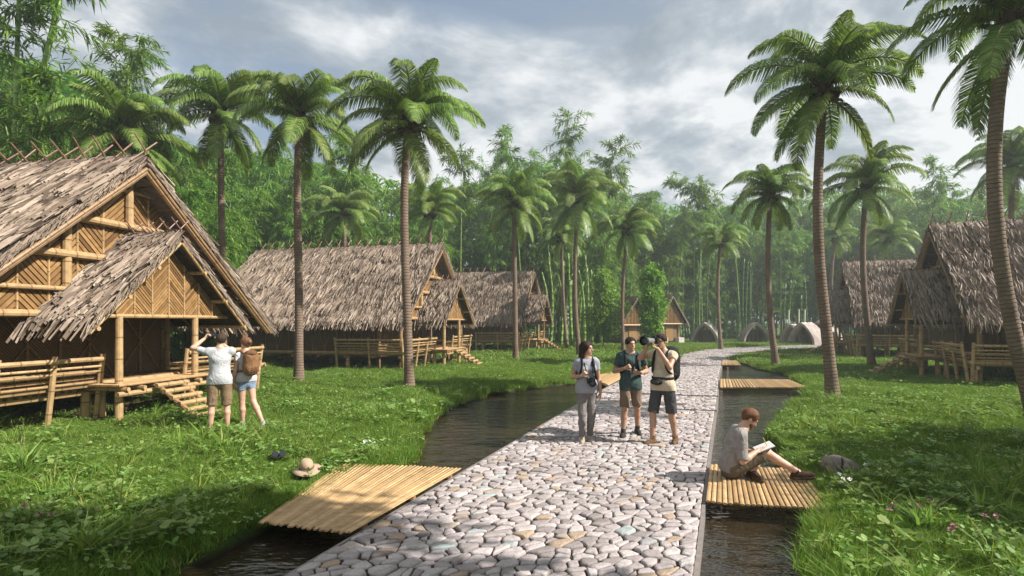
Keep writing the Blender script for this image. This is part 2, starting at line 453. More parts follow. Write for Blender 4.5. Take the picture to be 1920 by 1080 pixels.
def build_path():
    V = []; Fq = []; Fn = []; MI = []; faces = []; mats = []
    def addp(vs, fs, mi):
        b = len(V); V.extend(vs)
        for f in fs: faces.append(tuple(i + b for i in f)); mats.append(mi)
    n = len(sl)
    # slab (mortar bed) with side walls
    vs = []; fs = []
    for i in range(n):
        vs += [(*sl[i], -0.7), (*sl[i], 0.012), (*sr[i], 0.012), (*sr[i], -0.7)]
    for i in range(n - 1):
        a, b = i * 4, i * 4 + 4
        fs += [(a, a + 1, b + 1, b), (a + 1, a + 2, b + 2, b + 1), (a + 2, a + 3, b + 3, b + 2)]
    addp(vs, fs, 0)
    # thin kerb strips standing 15 mm proud
    for L, R in ((sl, sr), (sr, sl)):
        d = (R - L) / np.linalg.norm(R - L, axis=1)[:, None]
        A = L - d * 0.015; B = L + d * 0.022
        vs = []; fs = []
        for i in range(n):
            vs += [(*A[i], -0.5), (*A[i], 0.022), (*B[i], 0.022), (*B[i], 0.0)]
        for i in range(n - 1):
            a, b = i * 4, i * 4 + 4
            fs += [(a, a + 1, b + 1, b), (a + 1, a + 2, b + 2, b + 1), (a + 2, a + 3, b + 3, b + 2)]
        addp(vs, fs, 1)
    # stones: jittered cells in (s, metres across), Voronoi cells clipped to the strip
    rng = np.random.default_rng(11)
    W0 = 3.1
    s_end = float(np.interp(46.0, mid[:, 1], smid)) if mid[-1, 1] > 46 else Lmid
    pts = []
    cell = 0.126
    ns = int(s_end / cell) + 1; nt = int(W0 / cell)
    for i in range(ns):
        for j in range(nt):
            if rng.random() < 0.14: continue
            off = 0.5 * (i % 2)
            pts.append(((i + 0.5 + rng.uniform(-.52, .52)) * cell, (j + 0.25 + off * 0.9 + rng.uniform(-.46, .46)) * W0 / nt))
    pts = np.array(pts)
    cells = {}
    for k, p in enumerate(pts): cells.setdefault((int(p[0] / 0.5), int(p[1] / 0.5)), []).append(k)
    s_start = 8.0
    for k, p in enumerate(pts):
        if p[0] < s_start: continue
        poly = [(p[0] - .4, max(0.026, p[1] - .4)), (p[0] + .4, max(0.026, p[1] - .4)), (p[0] + .4, min(W0 - 0.026, p[1] + .4)), (p[0] - .4, min(W0 - 0.026, p[1] + .4))]
        ci, cj = int(p[0] / 0.5), int(p[1] / 0.5)
        wgt = 0.5 + rng.uniform(-.07, .07)
        for a in range(-2, 3):
            for b in range(-2, 3):
                for q in cells.get((ci + a, cj + b), []):
                    if q == k: continue
                    dx, dy = pts[q] - p
                    d2 = dx * dx + dy * dy
                    if d2 > 0.64: continue
                    L = math.sqrt(d2)
                    c = (dx * p[0] + dy * p[1]) / L + L * 0.5 - rng.uniform(0.001, 0.014)
                    poly = clip_poly(poly, dx / L, dy / L, c)
                    if len(poly) < 3: break
        if len(poly) < 3: continue
        P = np.array(poly); c = P.mean(0)
        e = np.roll(P, -1, 0)
        area = 0.5 * abs(np.sum(P[:, 0] * e[:, 1] - e[:, 0] * P[:, 1]))
        if area < 0.002: continue
        # corner cutting, then slight wobble
        for _ in range(2 if p[0] < 22 else 1):
            nxt = np.roll(P, -1, 0)
            P = np.stack([P * .86 + nxt * .14, P * .14 + nxt * .86], 1).reshape(-1, 2)
        m = len(P)
        ang = rng.uniform(0, 6.28)
        P = c + (P - c) * (1 + 0.05 * np.sin(np.arange(m) / m * 6.28 * 3 + ang) + rng.uniform(-.035, .025, m))[:, None]
        hgt = 0.010 + rng.uniform(0.012, 0.032)
        tx, ty = rng.uniform(-.05, .05, 2)
        rings = []
        for sc, hz in ((1.0, 0.004), (0.975, hgt * 0.66), (0.915, hgt * 0.97), (0.55, hgt * 1.03)):
            Q = c + (P - c) * sc
            W = path_pt(Q[:, 0], Q[:, 1] / W0)
            zz = hz + ((Q[:, 0] - c[0]) * tx + (Q[:, 1] - c[1]) * ty) * (hz / hgt) + (rng.uniform(-.003, .003, m) if hz > 0.01 else 0)
            rings.append(np.column_stack([W, zz]))
        Wc = path_pt(np.array([c[0]]), np.array([c[1] / W0]))[0]
        vs = [tuple(v) for r in rings for v in r] + [(Wc[0], Wc[1], hgt * 1.02)]
        fs = []
        for r in range(3):
            for i in range(m):
                j = (i + 1) % m
                fs.append((r * m + i, r * m + j, (r + 1) * m + j, (r + 1) * m + i))
        for i in range(m): fs.append((3 * m + i, 3 * m + (i + 1) % m, 4 * m))
        addp(vs, fs, 2)
    me = bpy.data.meshes.new('path')
    me.from_pydata(V, [], faces)
    me.polygons.foreach_set('material_index', mats)
    me.polygons.foreach_set('use_smooth', [m == 2 for m in mats])
    me.update()
    return me
def stone_mat():
    t = NT('path stones')
    isl = t.island()
    c = t.ramp(isl, [(0.0, (0.22, 0.19, 0.182)), (0.25, (0.35, 0.305, 0.295)), (0.6, (0.42, 0.37, 0.358)), (0.88, (0.50, 0.45, 0.435)),
                     (0.905, (0.34, 0.23, 0.15)), (0.945, (0.40, 0.31, 0.22)), (0.95, (0.44, 0.40, 0.38)), (0.975, (0.46, 0.43, 0.41)), (0.98, (0.34, 0.395, 0.385)), (0.99, (0.40, 0.45, 0.44)), (1.0, (0.30, 0.29, 0.29))])
    geo = t.n('ShaderNodeNewGeometry'); pos = geo.outputs['Position']
    n1 = t.noise(7, 5, 0.65, pos); n2 = t.noise(48, 4, 0.7, pos)
    c = t.mix(t.ramp(n1, [(0.45, 0.0), (0.75, 0.55)]), c, (0.20, 0.165, 0.15))
    c = t.mix(t.ramp(n2, [(0.35, 0.35), (0.6, 0.0)]), c, (0.13, 0.11, 0.10))
    h = t.math('ADD', t.math('MULTIPLY', n1, 1.0), t.math('MULTIPLY', n2, 0.5))
    return t.done(t.pbr(c, 0.72, t.bump(h, 0.55, 0.02), 0.3))
path = link_mesh('path', build_path(), [simple('earth between stones', (0.055, 0.040, 0.032), 0.95, 0.1, 0, 0.4, 20, 0.5, 0.01),
                                        simple('kerb concrete', (0.19, 0.165, 0.15), 0.85, 0.2, 0, 0.2, 9), stone_mat()])
tag(path, kind='structure')
# ------------------------------------------------------------------ stilt longhouses
def thatch_slope(A, Bv, Sv, N, rng, row=0.17, step=0.031, leaf=0.80, width=0.036, ragged=0.25, lift=0.12):
    """leaf strips laid in rows: A = ridge start, Bv = vector along the ridge, Sv = vector from ridge to eave, N = outward normal.
    Returns verts, quads."""
    A, Bv, Sv, N = (np.array(k, float) for k in (A, Bv, Sv, N))
    L, SL = np.linalg.norm(Bv), np.linalg.norm(Sv)
    b, s = Bv / L, Sv / SL
    rows = int(SL / row); cols = int(L / step)
    r = np.repeat(np.arange(rows), cols); c = np.tile(np.arange(cols), rows)
    n = len(r)
    u = (c + rng.uniform(-.6, 1.2, n)) * step
    v = (r + rng.uniform(-.7, .7, n)) * row - 0.08
    # clumps: some patches stand up and some gape
    cl = np.array([mnoise.noise(Vector((x * 1.1, y * 2.6, 3.7 + SL))) for x, y in zip(u, v)])
    cl2 = np.array([mnoise.noise(Vector((x * 3.3, y * 6.0, 9.2))) for x, y in zip(u, v)])
    ln = leaf * rng.uniform(.65, 1.15, n) * (1 + 0.3 * cl)
    wd = width * rng.uniform(.55, 1.25, n)
    sk = rng.normal(0, .11, n) + 0.25 * cl2
    lf = 0.018 + lift * (np.clip(cl, 0, 1) ** 1.2) + 0.055 * np.clip(cl2, 0, 1) + rng.uniform(0, .025, n)
    keep = ((cl > -0.30) & (cl2 > -.42)) | (rng.random(n) < .3)
    tip_over = (v + ln) > SL
    ln = np.where(tip_over, np.maximum(SL - v, 0.15) + rng.uniform(-.05, ragged, n), ln)
    def P(uu, vv, hh, droop=None):
        q = A + uu[:, None] * b + vv[:, None] * s + hh[:, None] * N
        if droop is not None: q[:, 2] -= droop
        return q
    dx = sk * ln
    over = np.clip(v + ln - SL, 0, 1)
    h0 = np.full(n, 0.012); h1 = lf * .75 + .02; h2 = lf + .012
    tw = rng.normal(0, .018, n)
    V = np.stack([P(u - wd * .4, v, h0), P(u + wd * .4, v, h0),
                  P(u + dx * .5 - wd * .5, v + ln * .55, h1 + tw), P(u + dx * .5 + wd * .5, v + ln * .55, h1 - tw),
                  P(u + dx - wd * .10, v + ln, h2 + tw, over * .5), P(u + dx + wd * .10, v + ln, h2 - tw, over * .5)], 1)
    V = V[keep]
    m = len(V)
    base = (np.arange(m) * 6)[:, None]
    Q = np.concatenate([base + np.array([[0, 1, 3, 2]]), base + np.array([[2, 3, 5, 4]])])
    return V.reshape(-1, 3), Q

def merge(parts):
    vs = []; fs = []; n = 0
    for v, f in parts:
        vs.append(v); fs.append(f + n); n += len(v)
    return np.concatenate(vs), np.concatenate(fs)

def roof_mesh(name, x0, x1, zr, half, ze, rng, thick=0.11, **kw):
    "gable roof with its ridge along x from x0 (front) to x1 (back), eaves at y = -+half"
    parts = []; mats = []
    rise = zr - ze
    for sgn in (-1, 1):
        sv = np.array([0, sgn * half, -rise]); ln = np.linalg.norm(sv)
        nrm = np.array([0, sgn * rise, half]) / ln
        v, f = thatch_slope((x1, 0, zr), (x0 - x1, 0, 0), sv, nrm, rng, **kw)
        parts.append((v, f)); mats.append(np.zeros(len(f), int))
        # the packed layer below the leaves
        a = np.array([x1, 0, zr]) - nrm * 0.004; bx = np.array([x0 - x1, 0, 0])
        sl = sv * (1 - 0.02)
        c = [a, a + bx, a + bx + sl, a + sl]
        d = [p - nrm * thick for p in c]
        d[0] = d[0] * 1.0; 
        vs = np.array(c + d)
        fq = np.array([[0, 1, 2, 3], [7, 6, 5, 4], [1, 5, 6, 2], [3, 2, 6, 7], [0, 3, 7, 4]])
        parts.append((vs, fq)); mats.append(np.ones(len(fq), int))
        # short leaf ends along both rakes
        for xe, ds in ((x0, 1), (x1, -1)):
            k = int(ln / 0.009)
            t = (np.arange(k) + rng.random(k)) / k
            P0 = np.array([xe, 0, zr]) + t[:, None] * sv - nrm * rng.uniform(0, thick, k)[:, None]
            ll = rng.uniform(.10, .42, k)[:, None]
            dirv = (sv / ln)[None] * ll + np.stack([ds * rng.uniform(.0, .09, k), 0 * P0[:, 0], -rng.uniform(.0, .05, k)], 1)
            w = nrm[None] * rng.uniform(.012, .03, k)[:, None]
            V = np.stack([P0 - np.array([ds * .01, 0, 0]), P0 - np.array([ds * .01, 0, 0]) + w, P0 + dirv + w * .4, P0 + dirv], 1).reshape(-1, 3)
            parts.append((V, np.arange(4 * k).reshape(k, 4))); mats.append(np.zeros(k, int))
    # ridge cap leaves bent over the ridge
    k = int(abs(x0 - x1) / 0.035)
    xs = x1 + (x0 - x1) * (np.arange(k) + rng.random(k)) / k
    for sgn in (-1, 1):
        sv = np.array([0, sgn * half, -rise]); sv = sv / np.linalg.norm(sv)
        nrm = np.array([0, sgn * rise, half]); nrm = nrm / np.linalg.norm(nrm)
        w = rng.uniform(.04, .09, k); ln = rng.uniform(.3, .6, k); dx = rng.normal(0, .07, k)
        T = np.stack([xs, 0 * xs, 0 * xs + zr + .075], 1)
        E = T + ln[:, None] * sv + np.array([0, 0, -.03]) + nrm * rng.uniform(.0, .05, k)[:, None]
        E[:, 0] += dx
        wx = np.stack([w, 0 * w, 0 * w], 1)
        V = np.stack([T - wx * .5, T + wx * .5, E + wx * .3, E - wx * .3], 1).reshape(-1, 3)
        parts.append((V, np.arange(4 * k).reshape(k, 4))); mats.append(np.zeros(k, int))
    v, f = merge(parts)
    return np_mesh(name, v, f, False, None, np.concatenate(mats))

def herringbone(mb, tri, x, colw, strip, base_t, frame_t=0.03, y_from=None, y_to=None, flip=0):
    "split bamboo strips in columns of alternating slant, clipped to the polygon tri in the (y, z) plane"
    ys = [p[0] for p in tri]
    y0, y1 = min(ys), max(ys)
    ncol = max(2, round((y1 - y0) / colw)); cw = (y1 - y0) / ncol
    # half planes of the (convex, counter-clockwise) polygon
    hp = []
    for i in range(len(tri)):
        p, q = tri[i], tri[(i + 1) % len(tri)]
        hp.append((q[1] - p[1], -(q[0] - p[0]), (q[1] - p[1]) * p[0] - (q[0] - p[0]) * p[1]))
    zs = [p[1] for p in tri]; z0, z1 = min(zs), max(zs)
    for c in range(ncol):
        ya, yb = y0 + c * cw, y0 + (c + 1) * cw
        sg = 1 if (c + flip) % 2 == 0 else -1
        k0 = z0 - cw * 1.2
        while k0 < z1 + cw * 1.2:
            g = strip * 0.74
            if sg > 0: poly = [(ya, k0), (yb, k0 + cw), (yb, k0 + cw + g * 1.3), (ya, k0 + g * 1.3)]
            else: poly = [(ya, k0 + cw), (yb, k0), (yb, k0 + g * 1.3), (ya, k0 + cw + g * 1.3)]
            for h in hp:
                poly = clip_poly(poly, *h)
                if len(poly) < 3: break
            if len(poly) >= 3:
                t = base_t + random.uniform(0, .006)
                mb.prism(poly, (x, 0, 0), (0, 1, 0), (0, 0, 1), (1, 0, 0), 0, t)
            k0 += strip * 1.3
    return ncol, cw

HOUSE_PARTS = {}
def make_house(label):
    rng = np.random.default_rng(5)
    root = empty('stilt_house', (0, 0, 0), 0, label, 'house', 'thatched bamboo houses on stilts')
    XR, ZR, HALF, ZE = 0.12, 5.55, 4.35, 1.86
    XB = -9.9
    roof = link_mesh('roof', roof_mesh('roof', XR, XB, ZR, HALF, ZE, rng), [M['thatch'], M['thatch_base']], root)
    # crossed sticks along the ridge
    st = MB(); st.pole((0, -.30, -.26), (0.02, .28, .33), .018, 6); st.pole((.05, .30, -.26), (.03, -.28, .33), .018, 6)
    sm = st.mesh('ridge_stick')
    n = 19
    for i in range(n):
        o = link_mesh('ridge_stick', sm, M['bamboo_brown'], roof)
        o.location = (XR - .1 - i * (9.6 / (n - 1)), random.uniform(-.03, .03), ZR + .10)
        o.rotation_euler = (random.uniform(-.06, .06), random.uniform(-.08, .08), random.uniform(-.2, .2))
    # rafters and purlins under the thatch
    ln = math.hypot(HALF, ZR - ZE)
    ny, nz = (ZR - ZE) / ln, HALF / ln
    rf = MB()
    for sg in (-1, 1):
        for k in range(17):
            x = XR - .06 - k * .6
            off = .215
            a = Vector((x, -sg * .05 + 0, ZR - off / nz * 1.0)); b = Vector((x, sg * (HALF - .12), ZE + .08 - off / nz + .02))
            rf.pole(a, b, .045 if k else .055, 7)
        for k in range(1, 9):
            t = k / 9
            p = Vector((0, sg * HALF * t, ZR + (ZE - ZR) * t)) - Vector((0, sg * ny, nz)) * .19
            rf.pole((XR - .02, p.y, p.z), (XB + .3, p.y, p.z), .026, 6)
    rf.build('rafters', M['bamboo_old'], root)
    e = MB()
    for sg in (-1, 1):   # rake poles at the front edge
        o = MB(); o.pole((XR - .01, sg * .02, ZR - .26), (XR - .01, sg * (HALF - .03), ZE - .20), .04, 8); o.build('rake_pole', M['bamboo_old'], root)
    # gable
    GX, zb = -.45, 2.14
    hw = 3.95
    apex = ZR - .32
    tri = [(-hw, zb), (hw, zb), (0, apex)]
    bk = MB(); bk.prism(tri, (GX, 0, 0), (0, 1, 0), (0, 0, 1), (1, 0, 0), -.05, 0.0); 
    gw = link_mesh('gable_wall', bk.mesh('gable_wall'), M['panel_back'], root)
    hb = MB(); ncol, cw = herringbone(hb, tri, GX, .56, .098, .024)
    hb.build('cladding', M['bamboo_split'], gw)
    def zlim(y): return zb + (apex - zb) * (1 - abs(y) / hw)
    for c in range(1, ncol):
        y = -hw + c * cw
        o = MB(); o.pole((GX + .035, y, zb), (GX + .035, y, zlim(y)), .022, 6); o.build('batten', M['bamboo'], gw)
    for z, r in ((zb, .075), (2.62, .05), (3.3, .085), (4.05, .085), (4.82, .035)):
        w = hw * (1 - (z - zb) / (apex - zb)) + .12
        o = MB(); o.pole((GX + .10, -w, z), (GX + .10, w, z), r, 10); o.build('tie_beam', M['bamboo'], root)
    for y, z0, z1 in ((-1.38, zb, 4.05), (0.02, 4.05, apex), (1.38, zb, 4.05), (0.02, zb, 3.3)):
        o = MB(); o.pole((GX + .08, y, z0), (GX + .08, y, z1), .085, 10); o.build('gable_post', M['bamboo'], root)
    # body of the house
    wx, ya, yb, zf, zt = -1.6, -3.2, 2.15, .74, 2.3
    w = MB()
    w.box((wx, (ya + yb) / 2, (zf + zt) / 2), (.05, yb - ya, zt - zf))
    w.box(((wx + XB) / 2 + .3, ya, (zf + zt + .5) / 2), (abs(XB - wx) - .65, .05, zt + .5 - zf))
    w.box(((wx + XB) / 2 + .3, yb, (zf + zt + .9) / 2), (abs(XB - wx) - .65, .05, zt + .9 - zf))
    wl = w.build('wall', M['wall'], root)
    for y in np.linspace(ya, yb, 9):
        o = MB(); o.pole((wx + .05, y, zf), (wx + .05, y, zt), .028, 6); o.build('batten', M['bamboo_old'], wl)
    for k in range(4):
        y0 = ya + (yb - ya) * k / 4; y1 = ya + (yb - ya) * (k + 1) / 4
        for z0, z1 in ((zf, zt), (zt, zf)):
            o = MB(); o.pole((wx + .07, y0 + .05, z0 + .03), (wx + .07, y1 - .05, z1 - .03), .018, 6); o.build('brace', M['bamboo_old'], wl)
    nb = 14
    for k in range(nb):
        x = wx - .05 - k * (abs(XB - wx) - .8) / (nb - 1)
        o = MB(); o.pole((x, ya - .05, zf), (x, ya - .05, zt + .4), .03, 6); o.build('batten', M['bamboo_old'], wl)
    for k in range(0, nb - 1, 1):
        x = wx - .05 - k * (abs(XB - wx) - .8) / (nb - 1); x2 = wx - .05 - (k + 1) * (abs(XB - wx) - .8) / (nb - 1)
        o = MB(); z0, z1 = ((zf, zt + .3), (zt + .3, zf))[k % 2]
        o.pole((x, ya - .06, z0), (x2, ya - .06, z1), .018, 6); o.build('brace', M['bamboo_old'], wl)
    # floor deck
    dk = MB()
    for k in range(50):
        y = -4.0 + 8.0 * k / 49
        dk.pole((.02 if y > -4.1 else 0, y, .70), (XB + .2, y, .70), .05, 6)
    dk.build('deck', M['bamboo_old'], root)
    for x in np.arange(-.1, XB, -1.2):
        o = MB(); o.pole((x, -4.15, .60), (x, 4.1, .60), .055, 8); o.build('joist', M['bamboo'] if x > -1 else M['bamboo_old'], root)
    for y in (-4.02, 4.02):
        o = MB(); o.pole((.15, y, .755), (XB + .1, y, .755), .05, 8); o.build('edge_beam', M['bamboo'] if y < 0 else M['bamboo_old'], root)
    o = MB(); o.pole((.06, -4.2, .765), (.06, 4.1, .765), .06, 8); o.build('edge_beam', M['bamboo'], root)
    # stilts (one mesh each) and their footing stones
    pm = MB(); pm.pole((0, 0, -.15), (0, 0, .62), .085, 9); pm = pm.mesh('stilt')
    pt = MB(); pt.pole((0, 0, -.15), (0, 0, 2.15), .075, 9); pt = pt.mesh('post')
    fs = rock_mesh('footing_stone', 0.17, 3)
    for i, x in enumerate((-.08, -2.5, -4.9, -7.3, -9.5)):
        for y in (-3.9, -1.25, 1.25, 3.9):
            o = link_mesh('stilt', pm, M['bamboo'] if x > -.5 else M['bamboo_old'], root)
            o.location = (x, y, 0); o.rotation_euler = (0, 0, random.uniform(0, 6))
            if i == 0 or y < -3:
                f_ = link_mesh('footing_stone', fs, M['rock'], root); f_.location = (x + random.uniform(.08, .16), y + random.uniform(-.12, .12), .0)
                f_.rotation_euler = (0, 0, random.uniform(0, 6)); f_.scale = (1, 1, random.uniform(.5, .9))
    for x, y in ((-1.45, -3.25), (-1.45, 2.2), (-.3, 3.7), (-.3, -3.6)):
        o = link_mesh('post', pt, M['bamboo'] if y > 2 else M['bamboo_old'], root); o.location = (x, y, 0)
    # railings: slanted outer posts, rails, a bench board
    def railing(a, b, nposts, out, post_low=-.08):
        a, b, out = Vector(a), Vector(b), Vector(out)
        r = MB()
        for z, o_, rad in ((1.27, .20, .046), (1.13, .16, .023), (1.03, .13, .023), (.90, -.02, .026), (.82, .05, .026)):
            r.pole(a + out * o_ + Vector((0, 0, z)), b + out * o_ + Vector((0, 0, z)), rad, 8)
        d = (b - a).normalized()
        c = (a + b) / 2 + out * .02
        seat = MB()
        for k in range(5):
            q = out * (-.28 + .075 * k)
            seat.pole(a + q + Vector((0, 0, 1.0)), b + q + Vector((0, 0, 1.0)), .036, 6)
        rr = r.build('railing', M['bamboo'], root)
        seat.build('bench', M['bamboo'], rr)
        for i in range(nposts):
            p = a + (b - a) * (i / (nposts - 1) if nposts > 1 else .5)
            o = MB(); o.pole(p + out * -.03 + Vector((0, 0, post_low)), p + out * .17 + Vector((0, 0, 1.36)), .05, 8)
            o.build('post', M['bamboo'], rr)
    railing((.10, -4.0, 0), (.10, -1.2, 0), 4, (1, 0, 0))
    railing((.10, .95, 0), (.10, 3.7, 0), 3, (1, 0, 0))
    railing((-2.9, -4.02, 0), (0.02, -4.02, 0), 3, (0, -1, 0))
    # porch
    PX, PR, PH, PE = .98, 3.86, 2.12, 1.93
    rng2 = np.random.default_rng(9)
    pr_ = link_mesh('porch_roof', roof_mesh('porch_roof', PX, -.42, PR, PH, PE, rng2, thick=.09, leaf=.62, width=.034, lift=.14, ragged=.32), [M['thatch'], M['thatch_base']], root)
    for i in range(5):
        o = link_mesh('ridge_stick', sm, M['bamboo_brown'], pr_)
        o.location = (PX - .06 - i * .3, 0, PR + .06); o.scale = (.8, .8, .8)
        o.rotation_euler = (random.uniform(-.06, .06), random.uniform(-.08, .08), random.uniform(-.2, .2))
    for sg in (-1, 1):
        o = MB(); o.pole((PX - .02, sg * .02, PR - .2), (PX - .02, sg * (PH - .02), PE - .15), .035, 8); o.build('rake_pole', M['bamboo'], pr_)
        for t in (.3, .62, .93):
            o = MB(); y = sg * PH * t; z = PR - (PR - PE) * t - .20
            o.pole((PX + .05, y, z), (-.4, y, z), .042, 7); o.build('purlin', M['bamboo'], pr_)
    GX2, zb2, hw2 = .62, 2.13, 1.72
    ap2 = PR - .26
    tri = [(-hw2, zb2), (hw2, zb2), (0, ap2)]
    bk = MB(); bk.prism(tri, (GX2, 0, 0), (0, 1, 0), (0, 0, 1), (1, 0, 0), -.04, 0)
    g2 = link_mesh('porch_gable', bk.mesh('porch_gable'), M['panel_back'], root)
    hb = MB(); nc2, cw2 = herringbone(hb, tri, GX2, .43, .062, .02, flip=1); hb.build('cladding', M['bamboo_split'], g2)
    for c in range(1, nc2):
        y = -hw2 + c * cw2
        o = MB(); o.pole((GX2 + .03, y, zb2), (GX2 + .03, y, zb2 + (ap2 - zb2) * (1 - abs(y) / hw2)), .017, 6); o.build('batten', M['bamboo'], g2)
    o = MB(); o.pole((GX2 + .02, -1.8, zb2 - .03), (GX2 + .02, 1.8, zb2 - .03), .042, 8); o.build('porch_beam', M['bamboo'], root)
    pp = MB(); pp.pole((0, 0, -.1), (0, 0, 2.1), .074, 12, .068); pp = pp.mesh('porch_post')
    for y in (-1.18, .78):
        o = link_mesh('porch_post', pp, M['bamboo'], root); o.location = (GX2, y, 0)
        f_ = link_mesh('footing_stone', fs, M['rock'], root); f_.location = (GX2 + .02, y, -.02); f_.scale = (1, 1, .6)
    pd = MB()
    for k in range(17):
        x = .13 + k * .043
        pd.pole((x, -1.38, .765), (x, 1.15, .765), .025, 6)
    pf = pd.build('porch_floor', M['bamboo_mat'], root)
    for y in np.linspace(-1.25, 1.0, 7):
        o = MB(); o.pole((-.1, y, .69), (.92, y, .69), .045, 8); o.build('joist', M['bamboo'], pf)
    o = MB(); o.pole((.83, -1.42, .60), (.83, 1.2, .60), .05, 8); o.build('edge_beam', M['bamboo'], pf)
    for x, y in ((.86, 1.12), (.15, 1.12), (.15, -1.1)):
        o = MB(); o.pole((x, y, -.1), (x, y, .62), .06, 8); o.build('stilt', M['bamboo'], pf)
    # stair of two rails and rungs
    sr = MB()
    A0, B0 = Vector((.88, -.25, .70)), Vector((2.1, -.45, .03))
    for dy in (-.30, .30):
        sr.pole(A0 + Vector((0, dy, 0)), B0 + Vector((0, dy, 0)), .05, 8)
    stair = sr.build('stair', M['bamboo_old'], root)
    for k in range(6):
        p = A0.lerp(B0, (k + .5) / 6) + Vector((0, 0, .05))
        o = MB(); o.pole(p + Vector((0, -.40, 0)), p + Vector((0, .40, 0)), .05, 8); o.build('rung', M['bamboo'], stair)
    return root

def rock_mesh(name, r, seed, sub=2):
    import bmesh
    bm = bmesh.new(); bmesh.ops.create_icosphere(bm, subdivisions=sub, radius=r)
    for v in bm.verts:
        n_ = mnoise.noise(v.co / r * 1.1 + Vector((seed * 7.1, 0, 0))) * .35 + mnoise.noise(v.co / r * 2.6 + Vector((0, seed * 3.3, 0))) * .12
        v.co *= 1 + n_
        v.co.z *= .62
    me = bpy.data.meshes.new(name); bm.to_mesh(me); bm.free()
    return me
M['rock'] = simple('grey footing stone', (0.24, 0.21, 0.19), 0.85, 0.2, 0, 0.35, 9, 0.5, 0.01)

house = make_house('large thatched house nearest the left edge, beside the couple taking photographs')
kids_ = {}
for c in bpy.data.objects:
    if c.parent: kids_.setdefault(c.parent.name, []).append(c)
SPOTS = [((-8.0, 12.14), -11.3, 1, None),
         ((-3.3, 25.9), -14, 1, 'thatched house in the middle of the left row, behind two palm trunks'),
         ((1.51, 39.7), -15, 1, 'smallest and farthest thatched house of the left row, beside green bamboo culms'),
         ((15.55, 20.7), 157, -1, 'shaded thatched house at right behind the leaning palm trunk, its stair facing the path'),
         ((20.05, 33.8), 158, -1, 'farther grey thatched house at right, half hidden behind the larger shaded house')]
for i, ((x, y), rz, sy, lab) in enumerate(SPOTS):
    h = house if i == 0 else copy_tree(house, None, kids_)
    h.location = (x, y, 0); h.rotation_euler = (0, 0, math.radians(rz)); h.scale = (1, sy, 1)
    if lab: h['label'] = lab

# ------------------------------------------------------------------ small huts at the end of the path
def make_barn(label):
    root = empty('granary_hut', (0, 0, 0), 0, label, 'hut', 'small gabled huts at the end of the path')
    rng = np.random.default_rng(21)
    rm = roof_mesh('roof', .35, -3.6, 4.15, 1.75, 1.75, rng, thick=.12, row=.2, step=.1, leaf=.6, width=.11, lift=.12)
    link_mesh('roof', rm, [M['thatch'], M['thatch_base']], root)
    tri = [(-1.55, 1.75), (1.55, 1.75), (0, 3.85)]
    bk = MB(); bk.prism(tri, (.05, 0, 0), (0, 1, 0), (0, 0, 1), (1, 0, 0), -.05, 0)
    g = link_mesh('gable_wall', bk.mesh('gable_wall'), M['panel_back'], root)
    sl_ = MB()
    for k in range(21):
        y = -1.5 + 3.0 * k / 20
        ztop = 1.75 + 2.1 * (1 - abs(y) / 1.55) - .02
        if ztop > 1.85: sl_.pole((.08, y, 1.75), (.08, y, ztop), .06, 6)
    sl_.build('cladding', M['bamboo_split'], g)
    o = MB(); o.pole((.12, -1.75, 1.72), (.12, 1.75, 1.72), .07, 8); o.build('porch_beam', M['bamboo'], root)
    w = MB(); w.box((-1.6, 0, 1.0), (2.9, 2.0, 1.5)); wl = w.build('wall', M['wall'], root)
    d = MB(); d.box((-.13, 0, .95), (.04, .8, 1.35)); d.build('door', M['bamboo_split'], wl)
    for y in (-1.0, 1.0):
        o = MB(); o.pole((-.1, y, 0), (-.1, y, 1.72), .08, 8); o.build('post', M['bamboo'], root)
    for y in (-1.05, .75):
        b = MB(); b.box((.15, y + .15, .28), (.55, .6, .56)); b.build('footing_stone', M['rock_pale'], root)
    return root
M['rock_pale'] = simple('pale footing block', (0.55, 0.50, 0.46), 0.85, 0.2, 0, 0.2, 6, 0.5, 0.01)
barn = make_barn('small gabled hut between the two slender light green trees')
p = atd(1189, 604, 48.5); barn.location = (p.x, p.y, 0); barn.scale = (1.35, 1.06, 1.0); barn.rotation_euler = (0, 0, math.radians(-62))
b2 = copy_tree(barn); b2['label'] = 'small gabled hut just right of the right slender light green tree'
p = atd(1257, 604, 50.5); b2.location = (p.x, p.y, 0); b2.scale = (1.0, 1.02, 1.06); b2.rotation_euler = (0, 0, math.radians(-66))
b3 = copy_tree(barn); b3['label'] = 'dark little hut mostly hidden behind the left slender light green tree'
p = atd(1128, 604, 53); b3.location = (p.x, p.y, 0); b3.rotation_euler = (0, 0, math.radians(-62)); b3.scale = (.8, .8, .8)

